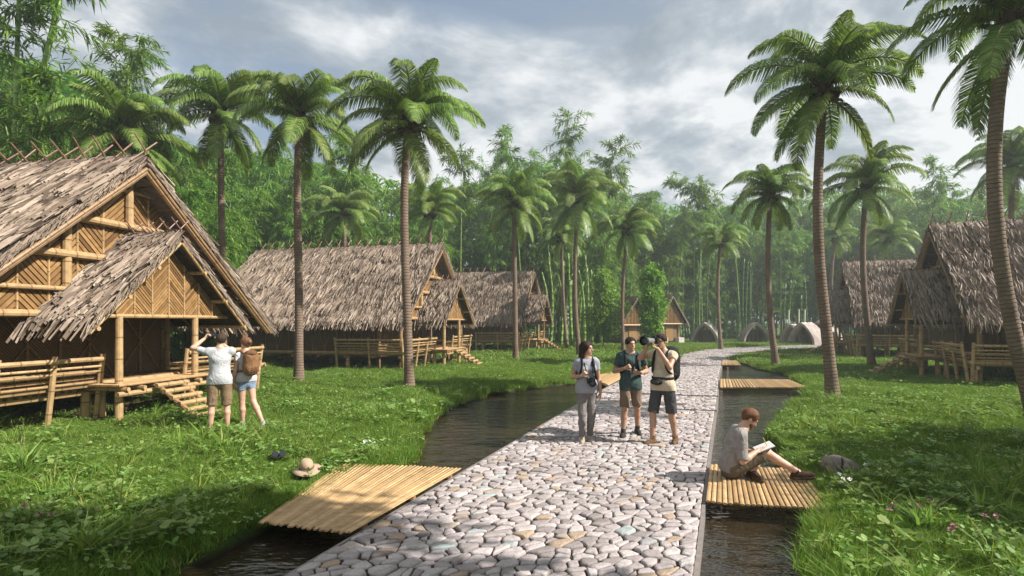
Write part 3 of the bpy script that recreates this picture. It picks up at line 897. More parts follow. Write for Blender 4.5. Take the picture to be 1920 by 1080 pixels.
def make_arch(label):
    "open shelter with a pointed arched roof over bent poles"
    root = empty('arched_shelter', (0, 0, 0), 0, label, 'shelter', 'arched shelters at the far end')
    R, H, D = 1.25, 1.95, 1.5
    rng = np.random.default_rng(4)
    c_ = 2.0; rr = R + c_; hz_ = H / math.sqrt(rr * rr - c_ * c_); am = math.acos(c_ / rr)
    def arc(t, x, k=1.0):
        "t 0..1 left foot, apex at .5, right foot at 1"
        s_ = -1 if t < .5 else 1
        f = am * (t * 2 if t < .5 else (1 - t) * 2)
        return (x, s_ * max(rr * k * math.cos(f) - c_ - 0, 0) if k == 1 else s_ * max(rr * k * math.cos(f) - c_, 0), rr * k * math.sin(f) * hz_)
    k = 26; parts = []
    outer = [arc(i / k, 0) for i in range(k + 1)]; inner = [(x, y * .83, z * .88) for x, y, z in outer]
    vs = [(x - o_, y, z) for x, y, z in outer for o_ in (0, D)] + [(x - o_, y, z) for x, y, z in inner for o_ in (0, D)]
    m = 2 * (k + 1); fs = []
    for i in range(k):
        a = 2 * i
        fs += [(a, a + 2, a + 3, a + 1), (m + a, m + a + 1, m + a + 3, m + a + 2), (a, m + a, m + a + 2, a + 2), (a + 1, a + 3, m + a + 3, m + a + 1)]
    parts.append((np.array(vs, float), np.array(fs)))
    q = 1300
    t = rng.uniform(.02, .98, q); x = -rng.uniform(-.06, D, q)
    sg = np.sign(t - .5)
    P0 = np.array([arc(a, xx) for a, xx in zip(t, x)]) * np.array([1, 1.03, 1.02])
    P1 = np.array([arc(min(max(a + s_ * .08, .0), 1), xx) for a, s_, xx in zip(t, sg, x)]) * np.array([1, 1.05, 1.03])
    w = np.stack([rng.uniform(.03, .07, q), 0 * t, 0 * t], 1)
    parts.append((np.stack([P0 - w, P0 + w, P1 + w * .5, P1 - w * .5], 1).reshape(-1, 3), np.arange(4 * q).reshape(q, 4)))
    v, f = merge(parts)
    link_mesh('roof', np_mesh('roof', v, f), M['thatch_pale'], root)
    for x in (0.04, -D + .05):
        o = MB(); o.tube([(px, y * .96, z * .965) for px, y, z in [arc(i / 20, x) for i in range(21)]], .05, 6); o.build('arch_pole', M['thatch_pale'], root)
    for y in (-.75, -.4, 0, .4, .75):
        o = MB(); zt = 1.2 if abs(y) > .6 else 1.55
        o.pole((-D + .25, y, 0), (-D + .25, y, zt), .05, 6); o.build('post', M['bamboo_old'], root)
    o = MB(); o.box((-D + .15, 0, .62), (.05, 1.8, 1.24)); o.build('back_panel', M['wall'], root)
    return root
M['thatch_pale'] = thatch_mat('pale weathered thatch', [(0.40, 0.335, 0.30), (0.56, 0.48, 0.44), (0.68, 0.60, 0.55)])
a1 = make_arch('arched thatched shelter with a dark open front, left one of the pair')
p = atd(1320, 604, 51); a1.location = (p.x, p.y, 0); a1.rotation_euler = (0, 0, math.radians(-124))
a2 = copy_tree(a1); a2['label'] = 'arched thatched shelter with a dark open front, right one of the pair'
p = atd(1420, 604, 51.5); a2.location = (p.x, p.y, 0); a2.rotation_euler = (0, 0, math.radians(-97))
for (px, d, rz, s, lab) in ((1482, 51, -158, .92, 'low barrel-shaped thatched shelter left of two more like it'), (1502, 49, -152, 1.0, 'low barrel-shaped thatched shelter in the middle of three'),
                            (1534, 49.5, -146, 1.08, 'low barrel-shaped thatched shelter nearest the far right house')):
    o = copy_tree(a1); o['label'] = lab; o['group'] = 'barrel-shaped shelters near the right houses'
    p = atd(px, 604, d); o.location = (p.x, p.y, 0); o.rotation_euler = (0, 0, math.radians(rz)); o.scale = (s, s, s)
# ------------------------------------------------------------------ bamboo footbridges over the channels
def raft(label, c0, c1, c2, c3, npole, z=0.05, rad=None, jag=0.0):
    """corners: near-path-side, far-path-side, far-bank-side, near-bank-side. Poles run c0->c1 (along the path), set side by side."""
    c0, c1, c2, c3 = (Vector(c) for c in (c0, c1, c2, c3))
    org = (c0 + c1 + c2 + c3) / 4; org.z = 0
    root = empty('bamboo_footbridge', org, 0, label, 'footbridge', 'bamboo footbridges laid over the channels')
    m = MB()
    w = ((c3 - c0).length + (c2 - c1).length) / 2
    r = rad or w / npole / 2 * .86
    rnd = random.Random(hash(label) % 999 if False else len(label))
    for k in range(npole):
        t = (k + .5) / npole
        a = c0.lerp(c3, t); b = c1.lerp(c2, t)
        d = (b - a).normalized()
        cut0 = 0; cut1 = 0
        if jag and k > npole * .55: cut0 = jag * rnd.choice((0, 0, .5, 1)) * (k / npole); cut1 = 0
        a = a + d * (rnd.uniform(-.03, .03) + cut0); b = b + d * rnd.uniform(-.03, .03)
        a.z = b.z = z + rnd.uniform(-.004, .004)
        n0 = len(m.v); m.pole(a - org, b - org, r, 8)
        for q in range(n0, len(m.v)): m.v[q] = (m.v[q][0], m.v[q][1], z + (m.v[q][2] - z) * .55)
    dk = m.build('deck', M['bamboo_mat'], root)
    for s in (.12, .5, .88):
        a = c0.lerp(c1, s); b = c3.lerp(c2, s)
        e = (b - a).normalized()
        a = a + e * .02; b = b - e * .02
        a.z = b.z = z - r * .55 - .038
        o = MB(); o.pole(a - org, b - org, .04, 8); o.build('bearer', M['bamboo_old'], root)
    return root
zr = .06
raft('wide bamboo footbridge in the left foreground, ragged where it meets the grass', at(655, 1000, zr), at(868, 878, zr), at(640, 868, zr), at(486, 978, zr), 32, zr)
raft('small bamboo footbridge on which the man sits and writes', at(1322, 941, zr), at(1331, 872, zr), at(1500, 880, zr), at(1566, 957, zr), 22, zr)
raft('bamboo footbridge crossing the right channel beyond the seated man', at(1349, 727, zr), at(1350, 711, zr), at(1478, 712, zr), at(1516, 727, zr), 26, zr)
raft('farthest bamboo footbridge, across the right channel near the bend', at(1352, 685, zr), at(1355, 676, zr), at(1382, 676, zr), at(1390, 685, zr), 14, zr)
raft('bamboo footbridge over the left channel behind the woman walking', at(1138, 723, zr), at(1178, 702, zr), at(1136, 691, zr), at(1100, 706, zr), 18, zr)
# ------------------------------------------------------------------ coconut palms
def frond_mesh(name, e0, bend, L, seed, nl=132, wmax=0.52):
    rng = np.random.default_rng(seed)
    n = 26
    pts = [Vector((0, 0, 0))]; tang = []
    e = e0
    for i in range(n):
        t = i / (n - 1)
        e = e0 - bend * (t ** 1.35)
        d = Vector((math.cos(e), 0.06 * math.sin(t * 2.2 + seed), math.sin(e))).normalized()
        tang.append(d)
        pts.append(pts[-1] + d * (L / n))
    tang.append(tang[-1])
    P = np.array([p[:] for p in pts]); T = np.array([t[:] for t in tang])
    mb = MB()
    mb.tube([Vector(p) for p in P[::3]] + [Vector(P[-1])], list(np.linspace(.035, .006, len(P[::3]) + 1)), 5)
    rv = np.array([v[:] for v in mb.v]); 
    quads = np.array([f for f in mb.f if len(f) == 4])
    # leaflets
    V = []; 
    tt = np.linspace(.07, 1.0, nl)
    for sd in (-1, 1):
        t = np.clip(tt + rng.normal(0, .004, nl), .05, 1)
        x = t * (len(P) - 1)
        b = np.stack([np.interp(x, np.arange(len(P)), P[:, k]) for k in range(3)], 1)
        tg = np.stack([np.interp(x, np.arange(len(P)), T[:, k]) for k in range(3)], 1)
        side = np.array([0, sd, 0.0])
        upv = np.cross(tg, np.array([0, 1.0, 0])); upv /= np.linalg.norm(upv, axis=1)[:, None]
        upv *= np.sign(upv[:, 2:3] + 1e-6)
        ln = wmax * (np.sin(np.pi * np.clip(t * .90 + .10, 0, 1)) ** .6) * (1 - .15 * t) * rng.uniform(.85, 1.12, nl) + .06
        fw = .50 + .55 * t
        d = side[None] * 1.0 + tg * fw[:, None] + upv * (.30 - .1 * t)[:, None] + rng.normal(0, .06, (nl, 3))
        d /= np.linalg.norm(d, axis=1)[:, None]
        w = .027 * rng.uniform(.8, 1.2, nl)
        m1 = b + d * (ln * .5)[:, None]
        d2 = d + np.array([0, 0, -1.5]) * rng.uniform(.75, 1.2, nl)[:, None]
        d2 /= np.linalg.norm(d2, axis=1)[:, None]
        m2 = m1 + d2 * (ln * .55)[:, None]
        wt_ = tg * w[:, None]
        V.append(np.stack([b - wt_ * .4, b + wt_ * .4, m1 + wt_ * .55, m1 - wt_ * .55, m2 + wt_ * .12, m2 - wt_ * .12], 1).reshape(-1, 3))
    lv = np.concatenate(V); m = len(lv) // 6
    base = (np.arange(m) * 6)[:, None] + len(rv)
    Q = np.concatenate([base + np.array([[0, 1, 2, 3]]), base + np.array([[3, 2, 4, 5]])])
    mi = np.concatenate([np.ones(len(quads), int), np.zeros(len(Q), int)])
    me = np_mesh(name, np.concatenate([rv, lv]), np.concatenate([quads, Q]), False, None, mi)
    me.materials.append(M['palm_leaf']); me.materials.append(M['palm_rib'])
    return me
M['palm_rib'] = simple('frond midrib', (0.17, 0.17, 0.05), 0.5, 0.3)

FR = {k: [frond_mesh('frond', R_(e) , R_(b), l, sd + 10 * j, wmax=w) for j in range(2)] for k, e, b, l, sd, w in
      (('up', 72, 78, 1.9, 1, .44), ('high', 68, 114, 2.35, 2, .56), ('mid', 46, 102, 2.45, 3, .58), ('flat', 22, 86, 2.4, 4, .58), ('low', -8, 70, 2.2, 5, .54), ('hang', -38, 42, 1.9, 6, .48))}

def heart_mesh():
    import bmesh
    mb = MB()
    mb.tube([(0, 0, -.45), (0, 0, -.2), (0, 0, .1), (0, 0, .35), (0, 0, .6)], [.13, .19, .21, .15, .05], 10)
    for k in range(14):
        a = k * 2.4; e = .3 + .8 * (k / 14)
        d = Vector((math.cos(a) * math.cos(e), math.sin(a) * math.cos(e), math.sin(e)))
        p = Vector((0, 0, -.15 + .03 * k))
        mb.tube([p + d * .1, p + d * .3, p + d * .5 + Vector((0, 0, .03))], [.075, .055, .03], 6)
    for k in range(7):
        a = k * .95; c = Vector((math.cos(a) * .25, math.sin(a) * .25, -.22 - .06 * (k % 3)))
        ring = []
        mb.tube([c + Vector((0, 0, -.12)), c + Vector((0, 0, -.08)), c, c + Vector((0, 0, .08)), c + Vector((0, 0, .12))], [.02, .085, .115, .085, .02], 8)
    return mb.mesh('crown', True)
HEART = heart_mesh()

def palm(label, pts_px, d0, d1, crown_px, r0=.17, r1=.12, scale=1.0, seed=0, nf=24, group='coconut palms between the houses'):
    """pts_px: trunk points in photo pixels from the base up; the depth runs from d0 to d1."""
    rnd = random.Random(seed * 17 + 3)
    n = len(pts_px)
    allp = list(pts_px) + [crown_px]
    W = []
    y0, y1 = allp[0][1], allp[-1][1]
    for i, (x, y) in enumerate(allp):
        t = (y0 - y) / (y0 - y1)
        W.append(atd(x, y, d0 + (d1 - d0) * t))
    base = W[0].copy(); base.z = 0
    # smooth the trunk
    P = [w - base for w in W]
    P[0].z = -.15
    for _ in range(3):
        Q = [P[0]]
        for i in range(len(P) - 1): Q += [P[i].lerp(P[i + 1], .25), P[i].lerp(P[i + 1], .75)]
        Q.append(P[-1]); P = Q
    root = empty('palm_tree', base, 0, label, 'palm tree', group)
    m = MB(); k = len(P)
    tot = P[-1].z
    r0 *= .74; r1 *= .80
    rad = [(r0 + (r1 - r0) * (i / (k - 1)) ** .8 + .5 * r0 * math.exp(-max(P[i].z, 0) / .35)) for i in range(k)]
    m.tube(P, rad, 14)
    m.build('trunk', M['trunk'], root, True)
    cr = link_mesh('crown', HEART, M['palm_heart'], root)
    cr.location = P[-1]; cr.scale = (scale,) * 3
    seq = (['up'] * 2 + ['high'] * 5 + ['mid'] * 6 + ['flat'] * 5 + ['low'] * 4 + ['hang'] * 3)
    if nf < 24: seq = ['up'] * 2 + ['high'] * 4 + ['mid'] * 5 + ['flat'] * 5 + ['low'] * 3 + ['hang'] * 1
    a = rnd.uniform(0, 6.28)
    for i, s_ in enumerate(seq):
        a += 2.39996 + rnd.uniform(-.18, .18)
        o = link_mesh('frond', rnd.choice(FR[s_]), None, cr)
        o.rotation_euler = (rnd.uniform(-.22, .22), rnd.uniform(-.14, .14), a)
        o.location = (0, 0, .32 - .5 * i / len(seq))
        s = rnd.uniform(.88, 1.1); o.scale = (s, s, s)
    return root

palm('tall palm leaning left at the right edge of the channel, crown clear of the trees', [(1563, 752), (1553, 650), (1538, 520), (1532, 400), (1536, 280)], 14.05, 14.3, (1545, 165), .205, .125, 1.02, 1)
palm('curved palm trunk at the right edge whose crown leaves the top of the photo', [(1950, 800), (1905, 650), (1873, 480), (1862, 340), (1868, 190)], 11.2, 11.0, (1893, 40), .19, .14, 1.02, 2)
palm('slim palm on the right bank, just left of the tall leaning palm', [(1456, 689), (1444, 600), (1439, 500), (1441, 430)], 24.5, 24.5, (1444, 365), .2, .11, .95, 3)
palm('palm right of the tall leaning palm, growing before the far grey house', [(1636, 690), (1625, 600), (1617, 500), (1619, 420)], 24.2, 24.2, (1625, 352), .2, .12, 1.02, 4)
palm('palm crown at the far right, behind the shaded house roof', [(1900, 640), (1896, 480), (1896, 400)], 27, 27, (1898, 312), .2, .13, 1.15, 5)
palm('distant palm above the roof of the far grey house', [(1645, 640), (1648, 560), (1655, 500)], 42, 42, (1663, 447), .2, .13, 1.0, 6, 20)
palm('faint hazy palm left of the far grey house roof', [(1560, 640), (1558, 560), (1560, 500)], 50, 50, (1566, 446), .2, .13, 1.0, 7, 20)
palm('palm standing alone at the bend of the path, near the arched shelters', [(1352, 655), (1346, 580), (1346, 510)], 40.5, 40.5, (1352, 452), .2, .12, 1.0, 8, 20)
palm('thin palm in front of the small gabled hut, its trunk behind the walkers', [(1169, 664), (1166, 580), (1170, 500)], 35, 35, (1176, 432), .17, .11, 1.0, 9)
palm('tallest palm of the middle group, its trunk rising behind the woman with the camera', [(1087, 672), (1078, 580), (1078, 480)], 32, 32, (1083, 378), .2, .12, 1.22, 10)
palm('small palm half covered by the tallest palm of the middle group', [(1063, 656), (1056, 560), (1054, 500)], 40, 40, (1052, 446), .17, .11, .95, 11, 20)
palm('palm in front of the farthest house of the left row', [(967, 677), (966, 560), (964, 460)], 28.5, 28.5, (965, 385), .2, .12, 1.05, 12)
palm('palm on the left bank nearest the water, before the middle house', [(768, 733), (764, 600), (758, 450), (758, 340)], 16.1, 16.1, (766, 232), .185, .125, 1.0, 13)
palm('palm growing between the couple and the middle house', [(560, 720), (561, 560), (558, 420), (557, 320)], 18.2, 18.2, (562, 222), .20, .125, 1.0, 14)
palm('palm rising behind the eave of the nearest house', [(420, 640), (417, 500), (415, 380), (414, 290)], 20, 20, (413, 214), .17, .12, 1.05, 15)
palm('palm whose crown shows just above the ridge of the nearest house', [(232, 640), (230, 450)], 18, 18, (230, 262), .17, .12, 1.08, 16)
palm('palm crown just above the left end of the middle house roof', [(646, 640), (646, 500)], 32, 32, (646, 402), .18, .12, 1.0, 17, 20)
palm('palm crown above the middle house roof, behind the nearest palm to the water', [(806, 640), (806, 500)], 31, 31, (806, 396), .18, .12, 1.05, 18, 20)

# ------------------------------------------------------------------ bamboo
def leaf_cards(base, dirs, up, ln, wd):
    "lance leaves as folded diamonds; base, dirs, up (n,3)"
    side = np.cross(dirs, up); side /= np.linalg.norm(side, axis=1)[:, None] + 1e-9
    m = base + dirs * (ln * .4)[:, None] - up * (ln * .02)[:, None]
    tip = base + dirs * ln[:, None] + np.array([0, 0, -1.0]) * (ln * .22)[:, None]
    V = np.stack([base, m + side * (wd * .5)[:, None], tip, m - side * (wd * .5)[:, None]], 1)
    return V.reshape(-1, 3)

def bamboo_meshes(seed, H, nculm, spread, nbr, leaf=(.26, .44), lean=0.10, z_leaf=.18, brl=(0.9, 2.2), culm_r=.055, arch=.12):
    rng = np.random.default_rng(seed)
    cm = MB(); lv = []
    for c in range(nculm):
        a = rng.uniform(0, 6.28); r = spread * math.sqrt(rng.uniform(0, 1))
        p0 = np.array([math.cos(a) * r, math.sin(a) * r, 0]); h = H * rng.uniform(.78, 1.0)
        la = rng.uniform(0, 6.28); ld = np.array([math.cos(la), math.sin(la), 0])
        if r > .3 * spread: ld = ld * .4 + np.array([math.cos(a), math.sin(a), 0]) * .6
        l1 = lean * h * rng.uniform(.3, 1.2); ar = arch * h * rng.uniform(.3, 1.3)
        ts = np.linspace(0, 1, 15)
        def cp(t): return p0 + np.array([0, 0, 1.0]) * h * (t - .07 * t ** 4)[..., None] + ld * (l1 * t + ar * t ** 3.2)[..., None]
        P = cp(ts)
        cm.tube([Vector(p) for p in P], [culm_r * (1 - .86 * t ** 1.4) + .004 for t in ts], 7, True, rng.uniform(0, 2))
        # branches
        n = int(nbr / nculm)
        tb = z_leaf + (1 - z_leaf) * rng.uniform(0, 1, n) ** .8
        B = cp(tb)
        az = rng.uniform(0, 6.28, n); el = rng.uniform(-.1, .9, n)
        bd = np.stack([np.cos(az) * np.cos(el), np.sin(az) * np.cos(el), np.sin(el)], 1)
        bl = rng.uniform(*brl, n) * (1.05 - .5 * tb)
        for k in range(n):
            if bl[k] > .7 and k % 2 == 0:
                e1 = B[k] + bd[k] * bl[k] * .6; e2 = e1 + (bd[k] + np.array([0, 0, -.9])) * bl[k] * .35
                cm.tube([Vector(B[k]), Vector(e1), Vector(e2)], [.012, .008, .004], 4, False)
        ns = 6
        s = (np.arange(ns) + .6) / ns
        Q = B[:, None] + bd[:, None] * (bl[:, None] * s[None])[..., None]
        Q[..., 2] -= (bl[:, None] * s[None] ** 2 * .42)
        Q = Q.reshape(-1, 3) + rng.normal(0, .06, (n * ns, 3))
        D = np.repeat(bd, ns, 0); D[:, 2] -= np.tile(s, n) * .7
        nlf = 6
        m = len(Q) * nlf
        q = np.repeat(Q, nlf, 0) + rng.normal(0, .05, (m, 3)); d = np.repeat(D, nlf, 0)
        fan = rng.normal(0, .55, (m, 3)); fan[:, 2] *= .6; fan[:, 2] -= .35
        d = d * .75 + fan; d /= np.linalg.norm(d, axis=1)[:, None]
        up = np.array([0, 0, 1.0]) + rng.normal(0, .35, (m, 3))
        ln = rng.uniform(*leaf, m); wd = ln * rng.uniform(.11, .17, m)
        lv.append(leaf_cards(q, d, up, ln, wd))
    lv = np.concatenate(lv)
    fm = np_mesh('foliage', lv, np.arange(len(lv)).reshape(-1, 4))
    fm.materials.append(M['bam_leaf'])
    me = cm.mesh('culm', True); me.materials.append(M['bamboo_green'])
    return me, fm

BV = [bamboo_meshes(101, 12.5, 5, 1.3, 230), bamboo_meshes(102, 13.5, 4, 1.1, 220, lean=.06), bamboo_meshes(103, 11.5, 6, 1.6, 240, lean=.12),
      bamboo_meshes(104, 14.0, 4, 1.0, 190, arch=.2), bamboo_meshes(105, 10.0, 5, 1.8, 260, z_leaf=.08), bamboo_meshes(106, 12.0, 5, 1.4, 210, leaf=(.3, .5))]
SHRUBV = [bamboo_meshes(111, 4.2, 8, 1.2, 200, z_leaf=.02, brl=(.6, 1.4), culm_r=.022, arch=.3), bamboo_meshes(112, 3.4, 9, 1.3, 190, z_leaf=.02, brl=(.5, 1.3), culm_r=.02, arch=.35)]
def bamboo(pos, var, s, rz, label, group, sz=1.0):
    me, fm = var
    root = empty('bamboo_plant', pos, rz, label, 'bamboo', group)
    root.scale = (s, s, s * sz)
    link_mesh('culm', me, None, root); link_mesh('foliage', fm, None, root)
    return root

def skyline(px):
    "photo row of the forest top at column px"
    return float(np.interp(px, [-300, 0, 150, 230, 300, 420, 560, 680, 800, 880, 940, 1060, 1120, 1180, 1300, 1420, 1560, 1700, 1800, 1920, 2300],
                           [0, 0, 60, 150, 205, 215, 240, 265, 300, 300, 255, 240, 275, 325, 350, 330, 310, 310, 330, 320, 300]))
def front_depth(px):
    return float(np.interp(px, [-300, 0, 200, 420, 600, 800, 900, 1000, 1100, 1250, 1400, 1550, 1700, 1920, 2300],
                           [15.5, 21, 25, 30, 38, 44, 50, 50, 50, 60, 64, 66, 60, 46, 38]))
rb = random.Random(42)
HM = (12.2, 13.2, 11.2, 13.4, 9.8, 11.8)
def plant_row(step, dd, hj, lab, grp, lowvar=False, ph=0.0):
    px = -260.0 + ph
    while px < 2150:
        d = front_depth(px) + dd + rb.uniform(-1.6, 1.6)
        y = skyline(px)
        top = HC + (YH - y) / F * d
        k = rb.randrange(6)
        h = top * rb.uniform(*hj)
        s = h / HM[k]
        sxy = min(max(s, .95), 1.45)
        p = atd(px, YH, d)
        o = bamboo((p.x, p.y, 0), BV[k], sxy, rb.uniform(0, 6.28), lab, grp, s / sxy)
        px += step * F / d * rb.uniform(.75, 1.25)
plant_row(2.3, 0, (.62, .86), 'leafy green bamboo clump standing at the front edge of the bamboo forest', 'bamboo clumps along the front of the forest')
plant_row(2.6, 3.6, (.80, .98), 'tall bamboo clump rising behind the front row of the bamboo forest', 'bamboo clumps behind the front of the forest', ph=40)
plant_row(3.4, 8, (.86, 1.02), 'hazy bamboo clump topping the skyline deep in the bamboo forest', 'bamboo clumps deep in the forest', ph=15)
# low bamboo filling the foot of the forest
px = -200
while px < 2100:
    d = front_depth(px) - 1.2 + rb.uniform(-1.2, 2.2)
    p = atd(px, YH, d)
    if not (985 < px < 1120) and not (1270 < px < 1540):
        bamboo((p.x, p.y, 0), rb.choice(SHRUBV), rb.uniform(.8, 1.3), rb.uniform(0, 6.28), 'low leafy young bamboo at the foot of the forest', 'young bamboo at the foot of the forest')
    px += 3.0 * F / d * rb.uniform(.7, 1.3)

def mass_mesh():
    rng = np.random.default_rng(77)
    n = 42000
    px = rng.uniform(-330, 2250, n)
    fd = np.array([front_depth(x) for x in px]); sk = np.array([skyline(x) for x in px])
    d = fd + rng.uniform(9, 18, n)
    top = (HC + (YH - sk) / F * d) * .86
    z = top * rng.uniform(0, 1, n) ** .8
    base = np.stack([(px - 960) / F * d, d, z], 1)
    dirs = rng.normal(0, 1, (n, 3)); dirs[:, 2] = -abs(dirs[:, 2]) * .5; dirs /= np.linalg.norm(dirs, axis=1)[:, None]
    up = np.array([0, 0, 1.0]) + rng.normal(0, .4, (n, 3))
    ln = rng.uniform(.8, 1.5, n)
    V = leaf_cards(base, dirs, up, ln, ln * .3)
    return np_mesh('forest', V, np.arange(len(V)).reshape(-1, 4))
fo = link_mesh('forest', mass_mesh(), M['bam_leaf']); tag(fo, kind='stuff')

# distinct culms and tops
def culm_plant(label, pts, depth, r0, r1, leaves, seed, group=None, leaf=(.3, .5), mat='bamboo_green', bl=(.5, 1.3)):
    rng = np.random.default_rng(seed)
    W = [atd(x, y, depth) for x, y in pts]
    base = W[0].copy(); base.z = 0
    P = [w - base for w in W]; P[0].z = -.1
    for _ in range(2):
        Q = [P[0]]
        for i in range(len(P) - 1): Q += [P[i].lerp(P[i + 1], .25), P[i].lerp(P[i + 1], .75)]
        Q.append(P[-1]); P = Q
    root = empty('bamboo_plant', base, 0, label, 'bamboo', group)
    cm = MB(); k = len(P)
    # visible joints: a slight swelling at each node
    L = [0]
    for i in range(1, k): L.append(L[-1] + (P[i] - P[i - 1]).length)
    tot = L[-1]; pts2 = []; rad = []
    s = 0.0; node = .55
    arr = np.array([p[:] for p in P])
    def pos(t): return Vector([np.interp(t, L, arr[:, j]) for j in range(3)])
    while s < tot:
        r = r0 + (r1 - r0) * s / tot
        for ds, f in ((0, .96), (.02, 1.16), (.05, 1.0)):
            if s + ds < tot: pts2.append(pos(s + ds)); rad.append(r * f)
        s += node
    pts2.append(pos(tot)); rad.append(r1)
    cm.tube(pts2, rad, 10)
    lv = []
    for (t0, t1, n) in leaves:
        tb = rng.uniform(t0, t1, n)
        B = np.array([pos(t * tot)[:] for t in tb])
        az = rng.uniform(0, 6.28, n); el = rng.uniform(-.2, .8, n)
        bd = np.stack([np.cos(az) * np.cos(el), np.sin(az) * np.cos(el), np.sin(el)], 1)
        l = rng.uniform(*bl, n)
        for q in range(n):
            cm.tube([Vector(B[q]), Vector(B[q] + bd[q] * l[q] * .6), Vector(B[q] + bd[q] * l[q] + np.array([0, 0, -.25 * l[q]]))], [.01, .007, .003], 4, False)
        ns = 6; s_ = (np.arange(ns) + .8) / ns
        Q = B[:, None] + bd[:, None] * (l[:, None] * s_[None])[..., None]; Q[..., 2] -= l[:, None] * s_[None] ** 2 * .25
        Q = Q.reshape(-1, 3); D = np.repeat(bd, ns, 0)
        m = len(Q) * 7
        q = np.repeat(Q, 7, 0) + rng.normal(0, .05, (m, 3)); d = np.repeat(D, 7, 0) * .7 + rng.normal(0, .5, (m, 3)); d[:, 2] -= .4
        d /= np.linalg.norm(d, axis=1)[:, None]
        ln = rng.uniform(*leaf, m)
        lv.append(leaf_cards(q, d, np.array([0, 0, 1.0]) + rng.normal(0, .3, (m, 3)), ln, ln * .14))
    cm.build('culm', M[mat], root, True)
    if lv:
        V = np.concatenate(lv)
        link_mesh('foliage', np_mesh('foliage', V, np.arange(len(V)).reshape(-1, 4)), M['bam_leaf'], root)
    return root
culm_plant('thick pale green bamboo culm leaning right behind the nearest roof', [(10, 640), (45, 290), (76, 150), (112, 0), (135, -110)], 17.5, .11, .075, [(.80, 1.0, 26)], 1)
culm_plant('dark upright bamboo culm left of the thick pale culm', [(20, 640), (27, 300), (31, 120), (36, 0), (40, -120)], 17.8, .085, .06, [(.45, 1.0, 46)], 2)
culm_plant('thin whitish bamboo culm arching right beside the thick pale culm', [(55, 640), (66, 285), (82, 215), (108, 150), (148, 106)], 17.2, .05, .012, [(.62, 1.0, 24)], 3)
culm_plant('bamboo tip standing out against the sky, left of two', [(204, 400), (208, 190), (220, 120), (214, 55)], 24, .05, .012, [(.55, 1.0, 24)], 4, bl=(.4, 1.1))
culm_plant('bamboo tip standing out against the sky, right of two', [(226, 400), (238, 170), (248, 110), (262, 68)], 23.5, .05, .012, [(.6, 1.0, 34)], 5, bl=(.4, 1.3))
for i, (pts, dep, lab) in enumerate((
        ([(985, 420), (962, 300), (940, 232)], 46, 'bamboo tip leaning left above the palm before the far left house'),
        ([(1052, 420), (1058, 290), (1072, 218)], 46, 'highest bamboo tip over the middle palms'),
        ([(1128, 420), (1140, 310), (1168, 262)], 47, 'bamboo tip leaning right over the middle palms'),
        ([(1390, 470), (1375, 400), (1250, 330)], 57, 'thin arching bamboo over the hazy middle of the forest'),
        ([(1310, 470), (1316, 380), (1312, 330)], 56, 'slight bamboo tip over the bend of the path'),
        ([(1752, 420), (1758, 340), (1750, 290)], 52, 'bamboo tip above the ridge of the shaded house'),
        ([(660, 420), (658, 300), (652, 250)], 38, 'bamboo tip between the two nearest left palms'),
        ([(862, 420), (866, 330), (860, 285)], 44, 'bamboo tip right of the palm by the water'))):
    culm_plant(lab, pts, dep, .06, .015, [(.72, 1.0, 30)], 20 + i, bl=(.6, 2.0), leaf=(.45, .75))
# the stand of bare yellow-green culms at the forest foot
rq = random.Random(5)
for i in range(26):
    px = rq.uniform(1020, 1112); d = rq.uniform(44, 49)
    culm_plant('bare yellow green bamboo culm in the stand right of the far left house', [(px, 640), (px + rq.uniform(-6, 8), 560), (px + rq.uniform(-10, 22), rq.uniform(470, 530))], d, .11, .06, [], 60 + i, 'bare culms right of the far left house')
for i in range(10):
    px = rq.uniform(1470, 1560); d = rq.uniform(55, 60)
    culm_plant('hazy bare bamboo culm behind the low barrel-shaped shelters', [(px, 640), (px + rq.uniform(-3, 3), 590), (px + rq.uniform(-6, 6), rq.uniform(500, 570))], d, .12, .08, [], 90 + i, 'bare culms behind the shelters', mat='bamboo_shade_tint')
for i in range(12):
    px = rq.uniform(1275, 1460); d = rq.uniform(57, 62)
    culm_plant('hazy dark bamboo culm behind the arched shelters', [(px, 640), (px + rq.uniform(-3, 3), 560), (px + rq.uniform(-8, 8), rq.uniform(440, 520))], d, .10, .06, [], 120 + i, 'bare culms behind the arched shelters', mat='bamboo_shade_tint')

